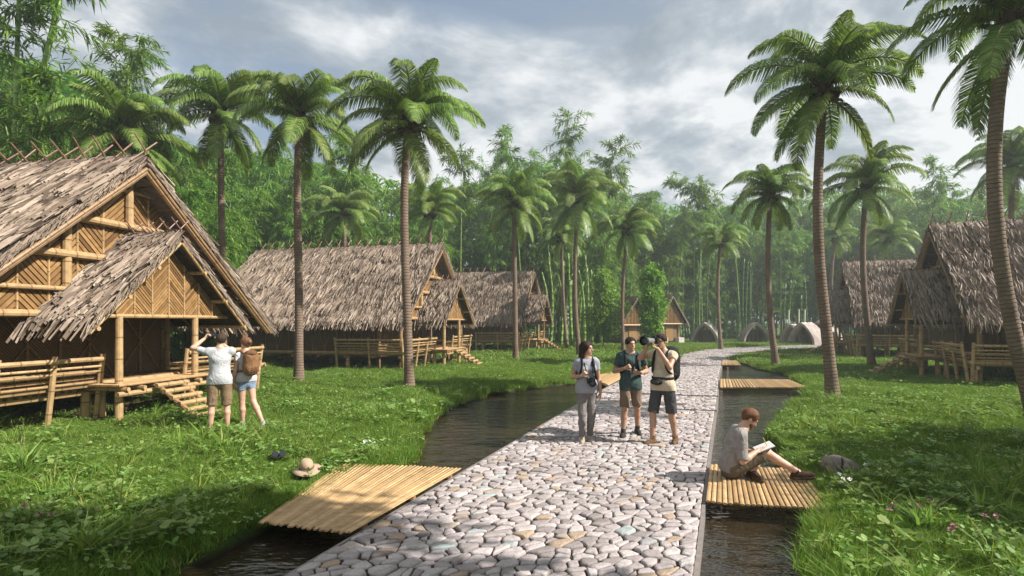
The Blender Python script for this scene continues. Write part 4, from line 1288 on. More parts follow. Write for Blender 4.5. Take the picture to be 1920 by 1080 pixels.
# ------------------------------------------------------------------ small trees
def slender_tree(label, px, d, h, w, seed, name='slender_tree', zl=.22, leafn=5200, lsz=(.12, .22), group=None, rtr=.05, z0=0):
    rng = np.random.default_rng(seed)
    p = atd(px, YH, d)
    root = empty(name, (p.x, p.y, 0), rng.uniform(0, 6), label, 'tree', group)
    t = MB(); t.tube([(0, 0, -.1), (.03, .02, h * .3), (-.03, 0, h * .6), (.02, .02, h * .95)], [rtr, rtr * .8, rtr * .5, .01], 7)
    cl = 46
    ct = np.stack([rng.normal(0, .36, cl), rng.normal(0, .36, cl), rng.uniform(zl, 1.0, cl)], 1)
    prof = np.interp(ct[:, 2], [zl, zl + .15, .6, .85, 1.0], [.45, .85, 1.0, .7, .22])
    C = np.stack([ct[:, 0] * w * prof, ct[:, 1] * w * prof, ct[:, 2] * h], 1)
    for c in C:
        zb = max(c[2] - .35 * h * .3, h * .1)
        t.tube([Vector((0, 0, zb)), Vector(c) * .6 + Vector((0, 0, zb)) * .4, Vector(c)], [rtr * .3, rtr * .2, .006], 4, False)
    t.build('trunk', M['trunk_grey'], root, True)
    k = rng.integers(0, cl, leafn)
    q = C[k] + rng.normal(0, 1, (leafn, 3)) * np.array([w * .17, w * .17, h * .045])
    d_ = rng.normal(0, 1, (leafn, 3)); d_[:, 2] -= .3; d_ /= np.linalg.norm(d_, axis=1)[:, None]
    ln = rng.uniform(*lsz, leafn)
    V = leaf_cards(q, d_, np.array([0, 0, 1.0]) + rng.normal(0, .5, (leafn, 3)), ln, ln * .45)
    link_mesh('crown', np_mesh('crown', V, np.arange(len(V)).reshape(-1, 4)), M['tree_leaf'], root)
    return root
M['trunk_grey'] = simple('grey young bark', (0.16, 0.13, 0.09), 0.85, 0.2, 0, 0.3, 12)
slender_tree('slender light green tree left of the small gabled huts', 1131, 42, 5.6, 1.6, 1, zl=.16, leafn=9000, lsz=(.16, .28))
slender_tree('slender light green tree between the two small gabled huts', 1222, 38, 5.5, 1.1, 2, zl=.14, leafn=9000, lsz=(.16, .28))
# trees beside the camera that shade the foreground
def shade_tree(label, x, y, h, w, seed, n=16000, zl=.55):
    o = slender_tree(label, 960, 5, h, w, seed, 'broadleaf_tree', zl, n, (.22, .4), None, .16)
    o.location = (x, y, 0)
    return o

M['stake'] = simple('pale cut bamboo', (0.55, 0.58, 0.42), .6)
for px, y0, y1 in ((1478, 640, 581), (1497, 640, 580), (1508, 640, 580)):
    p = atd(px, YH, 53); t_ = atd(px + 1, y1, 53)
    o = MB(); o.pole((0, 0, -.1), (t_.x - p.x, 0, t_.z), .085, 8)
    o = o.build('bamboo_stake', M['stake']); o.location = (p.x, p.y, 0)
    tag(o, 'pale cut bamboo stake standing behind the low barrel-shaped shelters', 'stake', 'pale stakes behind the shelters')

shade_tree('leafy tree standing right of the camera, shading the left foreground', 6.4, 0.95, 11.5, 2.3, 61, 40000, zl=.45)
shade_tree('leafy tree beyond the right edge, shading the near right grass', 13.8, 5.1, 7.0, 3.1, 62, 48000)
# ------------------------------------------------------------------ grass and ground cover
def blade_patch(seed, n, rad, h=(.05, .15), w=(.005, .010), spread=.65):
    rng = np.random.default_rng(seed)
    a = rng.uniform(0, 6.28, n); r = rad * np.sqrt(rng.uniform(0, 1, n))
    b = np.stack([np.cos(a) * r, np.sin(a) * r, np.full(n, -.02)], 1)
    hh = rng.uniform(*h, n); ww = rng.uniform(*w, n)
    la = rng.uniform(0, 6.28, n); lean = np.abs(rng.normal(0, spread, n)) * hh
    ld = np.stack([np.cos(la), np.sin(la), 0 * la], 1)
    sd = np.stack([-np.sin(la), np.cos(la), 0 * la], 1) 
    tw = rng.uniform(0, 6.28, n); sd = np.stack([np.cos(tw), np.sin(tw), 0 * tw], 1)
    m = b + ld * (lean * .35)[:, None] + np.array([0, 0, 1.0]) * (hh * .6)[:, None]
    t = b + ld * lean[:, None] * 1.2 + np.array([0, 0, 1.0]) * hh[:, None]
    V = np.stack([b - sd * ww[:, None] * .5, b + sd * ww[:, None] * .5, m + sd * ww[:, None] * .45, m - sd * ww[:, None] * .45, t], 1).reshape(-1, 3)
    base = (np.arange(n) * 5)[:, None]
    return V, [base + np.array([[0, 1, 2, 3]]), base + np.array([[3, 2, 4]])]
def weed_patch(seed, nst, leaf, h, mat='weed', spread=.14, trif=True):
    "short stems with rounded leaves in threes"
    rng = np.random.default_rng(seed); V = []; f4 = []; n = 0
    for k in range(nst):
        a = rng.uniform(0, 6.28); r = spread * math.sqrt(rng.uniform(0, 1)); hh = h * rng.uniform(.5, 1.0)
        b = np.array([math.cos(a) * r, math.sin(a) * r, 0]); t = b + np.array([math.cos(a) * .05, math.sin(a) * .05, hh])
        s = np.array([.003, 0, 0])
        V += [b - s, b + s, t + s, t - s]; f4.append([n, n + 1, n + 2, n + 3]); n += 4
        a0 = rng.uniform(0, 6.28)
        for j in range(3 if trif else 5):
            al = a0 + j * 6.283 / (3 if trif else 5) + rng.normal(0, .2)
            d = np.array([math.cos(al), math.sin(al), rng.uniform(-.35, .75)]); sd = np.array([-math.sin(al), math.cos(al), rng.normal(0, .2)])
            L = leaf * rng.uniform(.7, 1.15); w = L * .36
            p = [t, t + d * L * .35 + sd * w, t + d * L * .75 + sd * w * .8, t + d * L + np.array([0, 0, -.1 * L]), t + d * L * .75 - sd * w * .8, t + d * L * .35 - sd * w]
            mm = t + d * L * .55 + np.array([0, 0, -.05 * L])
            V += p[:1] + [p[1], p[2], p[3]] + [p[4], p[5]]
            f4.append([n, n + 1, n + 2, n + 3]); f4.append([n, n + 3, n + 4, n + 5]); n += 6
    return np.array(V), [np.array(f4)]
SRC = bpy.data.collections.new('scatter_sources')
def src(name, vf, mat):
    V, fs = vf
    me = np_mesh(name, V, fs); me.materials.append(mat)
    o = bpy.data.objects.new(name, me); SRC.objects.link(o); return o

def scatter(name, pts, srcs, scl, mat=None):
    "one object: geometry-node instances of the small meshes on points"
    me = bpy.data.meshes.new(name); me.vertices.add(len(pts)); me.vertices.foreach_set('co', np.asarray(pts, np.float32).ravel())
    rng = np.random.default_rng(len(pts))
    a = me.attributes.new('rz', 'FLOAT', 'POINT'); a.data.foreach_set('value', rng.uniform(0, 6.28, len(pts)).astype(np.float32))
    a = me.attributes.new('sc', 'FLOAT', 'POINT'); a.data.foreach_set('value', np.asarray(scl, np.float32))
    a = me.attributes.new('pick', 'INT', 'POINT'); a.data.foreach_set('value', rng.integers(0, len(srcs), len(pts)).astype(np.int32))
    o = bpy.data.objects.new(name, me); COL.objects.link(o)
    g = bpy.data.node_groups.new(name, 'GeometryNodeTree')
    g.interface.new_socket('Geometry', in_out='INPUT', socket_type='NodeSocketGeometry')
    g.interface.new_socket('Geometry', in_out='OUTPUT', socket_type='NodeSocketGeometry')
    N = g.nodes.new; L = g.links.new
    gi, go = N('NodeGroupInput'), N('NodeGroupOutput')
    gt = N('GeometryNodeGeometryToInstance')
    for s in reversed(srcs):
        oi = N('GeometryNodeObjectInfo'); oi.inputs['Object'].default_value = s; oi.inputs['As Instance'].default_value = False
        L(oi.outputs['Geometry'], gt.inputs[0])
    ip = N('GeometryNodeInstanceOnPoints')
    L(gi.outputs[0], ip.inputs['Points']); L(gt.outputs[0], ip.inputs['Instance']); ip.inputs['Pick Instance'].default_value = True
    def at_(nm, typ):
        n = N('GeometryNodeInputNamedAttribute'); n.data_type = typ; n.inputs['Name'].default_value = nm
        return n.outputs['Attribute']
    L(at_('pick', 'INT'), ip.inputs['Instance Index'])
    cx_ = N('ShaderNodeCombineXYZ'); L(at_('rz', 'FLOAT'), cx_.inputs[2]); L(cx_.outputs[0], ip.inputs['Rotation'])
    L(at_('sc', 'FLOAT'), ip.inputs['Scale'])
    L(ip.outputs[0], go.inputs[0])
    md = o.modifiers.new('scatter', 'NODES'); md.node_group = g
    return o

gxa, gya, zg = gx, gy, z.reshape(len(gy), len(gx))
def ground_z(P):
    ix = np.clip(np.searchsorted(gxa, P[:, 0]) - 1, 0, len(gxa) - 2); iy = np.clip(np.searchsorted(gya, P[:, 1]) - 1, 0, len(gya) - 2)
    tx = (P[:, 0] - gxa[ix]) / (gxa[ix + 1] - gxa[ix]); ty = (P[:, 1] - gya[iy]) / (gya[iy + 1] - gya[iy])
    return (zg[iy, ix] * (1 - tx) * (1 - ty) + zg[iy, ix + 1] * tx * (1 - ty) + zg[iy + 1, ix] * (1 - tx) * ty + zg[iy + 1, ix + 1] * tx * ty)
CLEAR = [(at(575, 886, .05).x, at(575, 886, .05).y, .24), (at(575, 886, .05).x, at(575, 886, .05).y - .3, .26), (at(522, 858, .05).x, at(522, 858, .05).y - .18, .32), (at(1573, 889, .02).x, at(1573, 889, .02).y - .12, .30)]
RAFT_Q = [[tuple(at(x, y, .06).xy) for x, y in q] for q in (((1322, 945), (1331, 868), (1512, 872), (1584, 960)), ((655, 1000), (868, 878), (660, 872), (510, 978)), ((1345, 730), (1345, 708), (1478, 708), (1512, 730)))]
CLEAR += [(at(x, y).x, at(x, y).y - .22, .32) for x, y in ((400, 812), (424, 812), (455, 803), (480, 800))]
def grass_points(n, d0, d1, rng, power=1.0, margin=.02):
    "points on the lawn inside the view wedge"
    d = d0 + (d1 - d0) * rng.uniform(0, 1, n) ** power
    half = .96 * d + 1.2
    x = rng.uniform(-1, 1, n) * half
    P = np.stack([x, d], 1)
    ok = (np.minimum(sdist(P, POLY_L), sdist(P, POLY_R)) > margin) & (sdist(P, POLY_P) > .06)
    # bare earth under the houses
    for (hx, hy), rz, sy, _ in SPOTS:
        c, s = math.cos(math.radians(rz)), math.sin(math.radians(rz))
        dx, dy = P[:, 0] - hx, P[:, 1] - hy
        lx = dx * c + dy * s; ly = (-dx * s + dy * c) * sy
        under = (lx < -.2) & (lx > -9.8) & (np.abs(ly) < 3.9)
        ok &= ~(under & (rng.random(n) < .93))
    for (qx, qy, qr) in CLEAR: ok &= np.hypot(P[:, 0] - qx, P[:, 1] - qy) > qr
    for rq_ in RAFT_Q: ok &= ~inside(P, rq_)
    P = P[ok]
    return np.column_stack([P, ground_z(P)])
rg = np.random.default_rng(3)
T1 = [src('grass_tuft', blade_patch(s, 190, .20), M['grass']) for s in (1, 2, 3, 4)]
T2 = [src('grass_tuft', blade_patch(s, 150, .32, (.07, .17), (.008, .016), .65), M['grass']) for s in (5, 6, 7)]
T3 = [src('grass_tuft', blade_patch(s, 120, .6, (.09, .20), (.022, .045), .65), M['grass']) for s in (8, 9)]
T4 = [src('tall_grass', blade_patch(s, 22, .07, (.25, .5), (.008, .014), .75), M['grass']) for s in (11, 12, 13)]
T5 = [src('broad_grass', blade_patch(s, 14, .04, (.3, .55), (.02, .035), .9), M['grass']) for s in (14, 15)]
WD = [src('weed', weed_patch(s, 7, .05, .17), M['weed']) for s in (1, 2, 3)]
WD2 = [src('weed', weed_patch(s, 6, .085, .24, trif=True, spread=.2), M['weed']) for s in (4, 5)]
def lay(name, pts, srcs, lo, hi):
    k = np.array([mnoise.noise(Vector((p[0] * .55, p[1] * .55, 2.0))) + .5 * mnoise.noise(Vector((p[0] * 1.7, p[1] * 1.7, 7.0))) for p in pts])
    o = scatter(name, pts, srcs, rg.uniform(lo, hi, len(pts)) * (1 + .55 * k)); tag(o, kind='stuff'); return o
p1 = grass_points(26000, 3.6, 11.5, rg, .75); lay('grass', p1, T1, .6, 1.1)
p2 = grass_points(24000, 11, 27, rg, .7); lay('grass', p2, T2, .62, 1.1)
p3 = grass_points(15000, 26, 62, rg, .7); lay('grass', p3, T3, .7, 1.3)
p4 = np.concatenate([grass_points(600, 3.6, 10, rg), grass_points(900, 9, 24, rg)]); lay('tall_grass', p4, T4, .4, .9)
p5 = grass_points(90, 3.8, 12, rg); lay('tall_grass', p5, T5, .5, .95)
p6 = np.concatenate([grass_points(2300, 3.8, 13, rg, .9), grass_points(3600, 12, 34, rg, .9)]); lay('weeds', p6, WD, .6, 1.3)
p7 = np.concatenate([grass_points(60, 4, 14, rg), grass_points(260, 12, 34, rg)]); lay('weeds', p7, WD2, .6, 1.25)

# flower heads on thin stems
def flower_mesh(seed, mat, h, r, npet, n):
    rng = np.random.default_rng(seed); mb = MB()
    for k in range(n):
        a = rng.uniform(0, 6.28); q = .12 * rng.uniform(.2, 1); hh = h * rng.uniform(.7, 1.1)
        b = Vector((math.cos(a) * q, math.sin(a) * q, 0)); t = b + Vector((rng.normal(0, .04), rng.normal(0, .04), hh))
        mb.tube([b, b.lerp(t, .6) + Vector((.01, 0, 0)), t], [.003, .0025, .002], 4, False)
        for j in range(npet):
            al = 6.283 * j / npet + rng.normal(0, .2); el = rng.uniform(-.3, 1.2)
            d = Vector((math.cos(al) * math.cos(el), math.sin(al) * math.cos(el), math.sin(el)))
            s_ = Vector((-math.sin(al), math.cos(al), 0)) * r * .4
            mb.add([t, t + d * r * .6 + s_, t + d * r, t + d * r * .6 - s_], [(0, 1, 2, 3)])
    return mb
def flower(label, px, py, mat, seed, h=.34, r=.035, npet=9, n=2):
    p = at(px, py, .0)
    root = empty('flower', (p.x, p.y, 0), seed, label, 'flower')
    mb = flower_mesh(seed, mat, h, r, npet, n)
    st = MB(); hd = MB()
    for f_ in [0]: pass
    fs = [f for f in mb.f]; 
    stems = [f for i, f in enumerate(fs) if False]
    me = mb.mesh('bloom'); me.materials.append(M['weed']); me.materials.append(mat)
    mi = [0 if i % (2 * 4 + npet) < 8 else 1 for i in range(len(fs))]
    me.polygons.foreach_set('material_index', mi)
    link_mesh('bloom', me, None, root)
    lf = link_mesh('leaf', np_mesh('leaf', *weed_patch(seed + 50, 3, .07, .10)), M['weed'], root)
    return root
for i, (px, py, m, lab) in enumerate((
        (1727, 985, 'fl_pink', 'dusty pink flower head in the near right grass, farthest of the pink ones'), (1662, 1010, 'fl_pink', 'pair of dark pink flower heads left in the near right grass'),
        (1850, 1035, 'fl_pink', 'pink flower head near the right edge of the photo'), (1812, 1072, 'fl_pink', 'low pink flower head close to the bottom right corner'),
        (1580, 935, 'fl_white', 'white flowers beside the corner of the seated man\'s footbridge'), (1635, 915, 'fl_white', 'small white flowers standing in the shaded grass by the grey backpack'),
        (75, 1000, 'fl_pink', 'dusty pink flower heads at the lower left edge'), (108, 1012, 'fl_pink', 'brownish pink flower heads just right of those at the lower left edge'),
        (690, 862, 'fl_white', 'white flowers on the bank behind the wide left footbridge'), (735, 775, 'fl_pink', 'reddish flowers on the left bank in front of the palm'))):
    flower(lab, px, py, M[m], i + 1, .30 if m == 'fl_pink' else .26, .034 if m == 'fl_pink' else .03, 10, 2 if m == 'fl_pink' else 5)
# leafy plants one can point at
def leafy(label, px, py, leaf, h, nst, seed, spread=.22, s=1.0):
    p = at(px, py, 0)
    o = link_mesh('leafy_plant', np_mesh('leafy_plant', *weed_patch(seed, nst, leaf, h, spread=spread)), M['weed'])
    o.location = (p.x, p.y, 0); o.scale = (s, s, s)
    return tag(o, label, 'plant', 'leafy plants in the grass')
leafy('large three-leaved plant in the shade at lower left, biggest leaves in the grass', 300, 1035, .12, .34, 12, 31, .18)
leafy('clump of round pale leaves left of the sun hat', 465, 945, .085, .22, 16, 32, .22)
leafy('broad-leaved plant above the water at the left bank edge', 790, 800, .13, .3, 9, 33, .25)
leafy('tall leafy plant in the shaded right grass behind the flowers', 1735, 905, .11, .4, 9, 38, .10)
leafy('leafy plant in the lit grass at the bottom right, among the flowers', 1690, 1050, .10, .28, 10, 35, .12)
leafy('leafy plant near the right edge in the sunlit grass', 1830, 800, .11, .4, 12, 36, .3)
leafy('small leafy plant at the bottom left corner', 45, 1060, .075, .24, 10, 37, .2)
def spiky(label, px, py, h, n, seed):
    p = at(px, py, 0)
    V, fs = blade_patch(seed, n, .06, (h * .6, h), (.022, .038), 1.0)
    o = link_mesh('grass_clump', np_mesh('grass_clump', V, fs), M['weed']); o.location = (p.x, p.y, 0)
    return tag(o, label, 'grass clump', 'clumps of long grass')
spiky('clump of long broad grass blades at the left edge, below the house railing', 40, 905, .55, 34, 1)
spiky('clump of long thin grass in the shade at lower left', 165, 1060, .45, 40, 2)
spiky('arching long grass beside the pink flowers at right', 1735, 1010, .40, 30, 3)
spiky('clump of long grass on the tip of the right bank', 1500, 790, .42, 34, 4)
# ------------------------------------------------------------------ people: one blended surface per body, clothes as separate shells
def v3(*a): return np.array(a, float)
def unit(a):
    a = np.asarray(a, float); return a / (np.linalg.norm(a) + 1e-12)

class Field:
    def __init__(s, lo, hi, h):
        s.h = h; s.lo = np.asarray(lo, float)
        s.n = np.ceil((np.asarray(hi) - s.lo) / h).astype(int) + 1
        s.F = np.full(tuple(s.n), 0.4, np.float32)
        s.ax = [s.lo[k] + h * np.arange(s.n[k]) for k in range(3)]
    def region(s, lo, hi):
        a = np.clip(((np.asarray(lo) - s.lo) / s.h).astype(int) - 1, 0, s.n - 1)
        b = np.clip(((np.asarray(hi) - s.lo) / s.h).astype(int) + 2, 1, s.n)
        sl = tuple(slice(int(i), int(j)) for i, j in zip(a, b))
        X, Y, Z = np.meshgrid(s.ax[0][sl[0]], s.ax[1][sl[1]], s.ax[2][sl[2]], indexing='ij')
        return sl, X, Y, Z
    def put(s, sl, d, k):
        A = s.F[sl]
        if A.size == 0: return
        if k <= 0: s.F[sl] = np.minimum(A, d); return
        hh = np.clip(.5 + .5 * (A - d) / k, 0, 1)
        s.F[sl] = A * (1 - hh) + d * hh - k * hh * (1 - hh)
    def cone(s, a, b, ra, rb, k=.02, clips=()):
        "tapered limb between two joints"
        a, b = np.asarray(a, float), np.asarray(b, float); R = max(ra, rb) + k + .03
        sl, X, Y, Z = s.region(np.minimum(a, b) - R, np.maximum(a, b) + R)
        ab = b - a; L2 = ab @ ab + 1e-12
        t = np.clip(((X - a[0]) * ab[0] + (Y - a[1]) * ab[1] + (Z - a[2]) * ab[2]) / L2, 0, 1)
        d = np.sqrt((X - a[0] - t * ab[0]) ** 2 + (Y - a[1] - t * ab[1]) ** 2 + (Z - a[2] - t * ab[2]) ** 2) - (ra + t * (rb - ra))
        for p, n in clips:
            d = np.maximum(d, (X - p[0]) * n[0] + (Y - p[1]) * n[1] + (Z - p[2]) * n[2])
        s.put(sl, d, k)
    def ell(s, c, r, k=.03, R=None, clips=(), cut=False):
        c, r = np.asarray(c, float), np.asarray(r, float); m = r.max() + k + .03
        sl, X, Y, Z = s.region(c - m, c + m)
        x, y, zz = X - c[0], Y - c[1], Z - c[2]
        if R is not None:
            R = np.asarray(R)
            x, y, zz = (R[0][0] * x + R[0][1] * y + R[0][2] * zz, R[1][0] * x + R[1][1] * y + R[1][2] * zz, R[2][0] * x + R[2][1] * y + R[2][2] * zz)
        k0 = np.sqrt((x / r[0]) ** 2 + (y / r[1]) ** 2 + (zz / r[2]) ** 2)
        k1 = np.sqrt((x / r[0] ** 2) ** 2 + (y / r[1] ** 2) ** 2 + (zz / r[2] ** 2) ** 2) + 1e-9
        d = k0 * (k0 - 1) / k1
        for p, n in clips:
            d = np.maximum(d, (X - p[0]) * n[0] + (Y - p[1]) * n[1] + (Z - p[2]) * n[2])
        if cut: s.F[sl] = np.maximum(s.F[sl], -d)
        else: s.put(sl, d, k)
    def plane(s, p, n):
        X, Y, Z = np.meshgrid(*s.ax, indexing='ij', sparse=True)
        s.F = np.maximum(s.F, ((X - p[0]) * n[0] + (Y - p[1]) * n[1] + (Z - p[2]) * n[2]).astype(np.float32))
    def folds(s, amp, freq, seed):
        X, Y, Z = np.meshgrid(*s.ax, indexing='ij', sparse=True)
        ph = seed * 1.7
        w = np.sin(freq * .55 * (Z * .5 + .9 * X + .4 * Y) + 2.6 * np.sin(7 * Z + ph) + ph) * .55 + np.sin(freq * (Z * .95 - .35 * X + .2 * Y) + 2.4 * np.sin(8 * X + 5 * Y + ph)) * .45 * np.clip(.5 + np.sin(5 * Z + 3 * X + ph), 0, 1)
        s.F = s.F + (amp * w).astype(np.float32)
    def mesh(s, name):
        "surface nets"
        Fv = s.F; nx, ny, nz = Fv.shape
        ins = Fv < 0
        c = np.zeros((nx - 1, ny - 1, nz - 1), np.uint8)
        for i in (0, 1):
            for j in (0, 1):
                for k in (0, 1): c += ins[i:nx - 1 + i, j:ny - 1 + j, k:nz - 1 + k]
        act = np.argwhere((c > 0) & (c < 8))
        if not len(act): return None
        idm = np.full(c.shape, -1, np.int64); idm[tuple(act.T)] = np.arange(len(act))
        acc = np.zeros((len(act), 3)); cnt = np.zeros(len(act))
        cor = [(i, j, k) for i in (0, 1) for j in (0, 1) for k in (0, 1)]
        for A in cor:
            for ax_ in range(3):
                if A[ax_]: continue
                B = list(A); B[ax_] = 1
                fa = Fv[act[:, 0] + A[0], act[:, 1] + A[1], act[:, 2] + A[2]]; fb = Fv[act[:, 0] + B[0], act[:, 1] + B[1], act[:, 2] + B[2]]
                m = (fa < 0) != (fb < 0)
                t = np.where(m, fa / (fa - fb + 1e-12), 0)
                p = np.tile(np.array(A, float), (len(act), 1)); p[:, ax_] = t
                acc[m] += p[m]; cnt[m] += 1
        V = s.lo + (act + acc / cnt[:, None]) * s.h
        quads = []
        for ax_ in range(3):
            u, w = (ax_ + 1) % 3, (ax_ + 2) % 3
            sh = [slice(None)] * 3; sh2 = [slice(None)] * 3
            sh[ax_] = slice(0, Fv.shape[ax_] - 1); sh2[ax_] = slice(1, None)
            a, b = ins[tuple(sh)], ins[tuple(sh2)]
            for flip in (0, 1):
                e = np.argwhere((a & ~b) if not flip else (~a & b))
                e = e[(e[:, u] > 0) & (e[:, w] > 0) & (e[:, u] < Fv.shape[u] - 1) & (e[:, w] < Fv.shape[w] - 1)]
                if not len(e): continue
                def g(du, dw):
                    q = e.copy(); q[:, u] -= du; q[:, w] -= dw
                    return idm[q[:, 0], q[:, 1], q[:, 2]]
                q = np.stack([g(1, 1), g(0, 1), g(0, 0), g(1, 0)], 1)
                quads.append(q if not flip else q[:, ::-1])
        return np_mesh(name, V, np.concatenate(quads), True)

def rot_to(fwd, up=(0, 0, 1)):
    "rows: right, forward, up"
    f = unit(fwd); r = unit(np.cross(f, up)); u = np.cross(r, f)
    return np.stack([r, f, u])

SKIN = {}
def skin_mat(name, c):
    t = NT(name); o = t.obj()
    n = t.noise(30, 3, 0.6, o)
    col = t.ramp(n, [(0.3, tuple(x * .9 for x in c)), (0.7, tuple(min(1, x * 1.08) for x in c))])
    p = t.n('ShaderNodeBsdfPrincipled'); t.l(col, p.inputs['Base Color']); p.inputs['Roughness'].default_value = .5
    p.inputs['Subsurface Weight'].default_value = 0.0
    return t.done(p.outputs[0])
M['skin'] = skin_mat('light skin', (0.50, 0.30, 0.205))
M['skin_tan'] = skin_mat('tanned skin', (0.41, 0.235, 0.15))
M['eye'] = simple('dark iris', (0.02, 0.014, 0.010), .3)
M['lip'] = simple('lips', (0.30, 0.115, 0.09), .5)
def cloth(name, c, var=.16, sc=9):
    t = NT(name); o = t.obj()
    col = t.ramp(t.noise(sc, 4, .6, o), [(.3, tuple(k * (1 - var) for k in c)), (.7, tuple(min(1, k * (1 + var)) for k in c))])
    wr = t.n('ShaderNodeTexNoise'); wr.inputs['Scale'].default_value = 7; wr.inputs['Detail'].default_value = 3; wr.inputs['Distortion'].default_value = 1.6
    t.l(t.mapv(o, (1.0, 1.0, .55), (.3, .5, 0)), wr.inputs['Vector'])
    rd = t.math('ABSOLUTE', t.math('SUBTRACT', wr.outputs['Fac'], .5))
    h = t.math('ADD', t.math('MULTIPLY', rd, 2.2), t.math('MULTIPLY', t.noise(260, 2, .5, o), .06))
    return t.done(t.pbr(col, .88, t.bump(h, .42, .05), .12))
M['black'] = cloth('black nylon', (0.022, 0.022, 0.024))
M['rubber'] = simple('matt black plastic', (0.018, 0.018, 0.019), .4, .4)
M['glass'] = simple('dark lens glass', (0.01, 0.012, 0.02), .05, .8)
M['paper'] = simple('white sketch paper', (0.78, 0.77, 0.74), .8, .2, 0, .04)
M['wood'] = simple('yellow pencil wood', (0.55, 0.36, 0.08), .5)

def hairmat(name, c):
    t = NT(name); o = t.obj()
    n = t.noise(140, 3, .7, t.mapv(o, (1, 1, .25))); b = t.noise(14, 3, .6, o)
    col = t.ramp(t.math('MULTIPLY', t.math('ADD', n, b), .5), [(.35, tuple(x * .55 for x in c)), (.65, tuple(x * 1.5 for x in c))])
    return t.done(t.pbr(col, .65, t.bump(n, .8, .008), .2))

def fingers(F_, w, h, n, side, curl, rad=.0088, spread=.12):
    """hand at wrist w: h = direction of the palm, n = palm normal (fingers curl to it), side = +1/-1 thumb side along h x n"""
    h, n = unit(h), unit(n); l = unit(np.cross(h, n)) * side      # towards the thumb
    pal = .085
    for o in (-.024, -.008, .008, .024):
        F_.cone(w + h * .012 + l * o * .55, w + h * pal + l * o, .016, .0125, .008)
    out = []
    for i, (o, L) in enumerate(((.030, .070), (.0105, .080), (-.0095, .074), (-.029, .058))):
        a = w + h * pal + l * o
        c = curl * (1 + .12 * i)
        d1 = unit(h * math.cos(c * .8) + n * math.sin(c * .8) + l * (1.5 - i) * .02)
        d2 = unit(h * math.cos(c * 1.75) + n * math.sin(c * 1.75)); d3 = unit(h * math.cos(c * 2.5) + n * math.sin(c * 2.5))
        b = a + d1 * L * .48; e = b + d2 * L * .32; g = e + d3 * L * .24
        F_.cone(a, b, rad * 1.08, rad, .003); F_.cone(b, e, rad, rad * .93, .003); F_.cone(e, g, rad * .93, rad * .78, .003)
    t0 = w + h * .028 + l * .026; d = unit(h * .62 + l * .72 + n * .32)
    t1 = t0 + d * .042; t2 = t1 + unit(h * .8 + l * .25 + n * .55) * .034
    F_.cone(t0, t1, .0145, .0115, .008); F_.cone(t1, t2, .0115, .009, .003)
    return w + h * pal

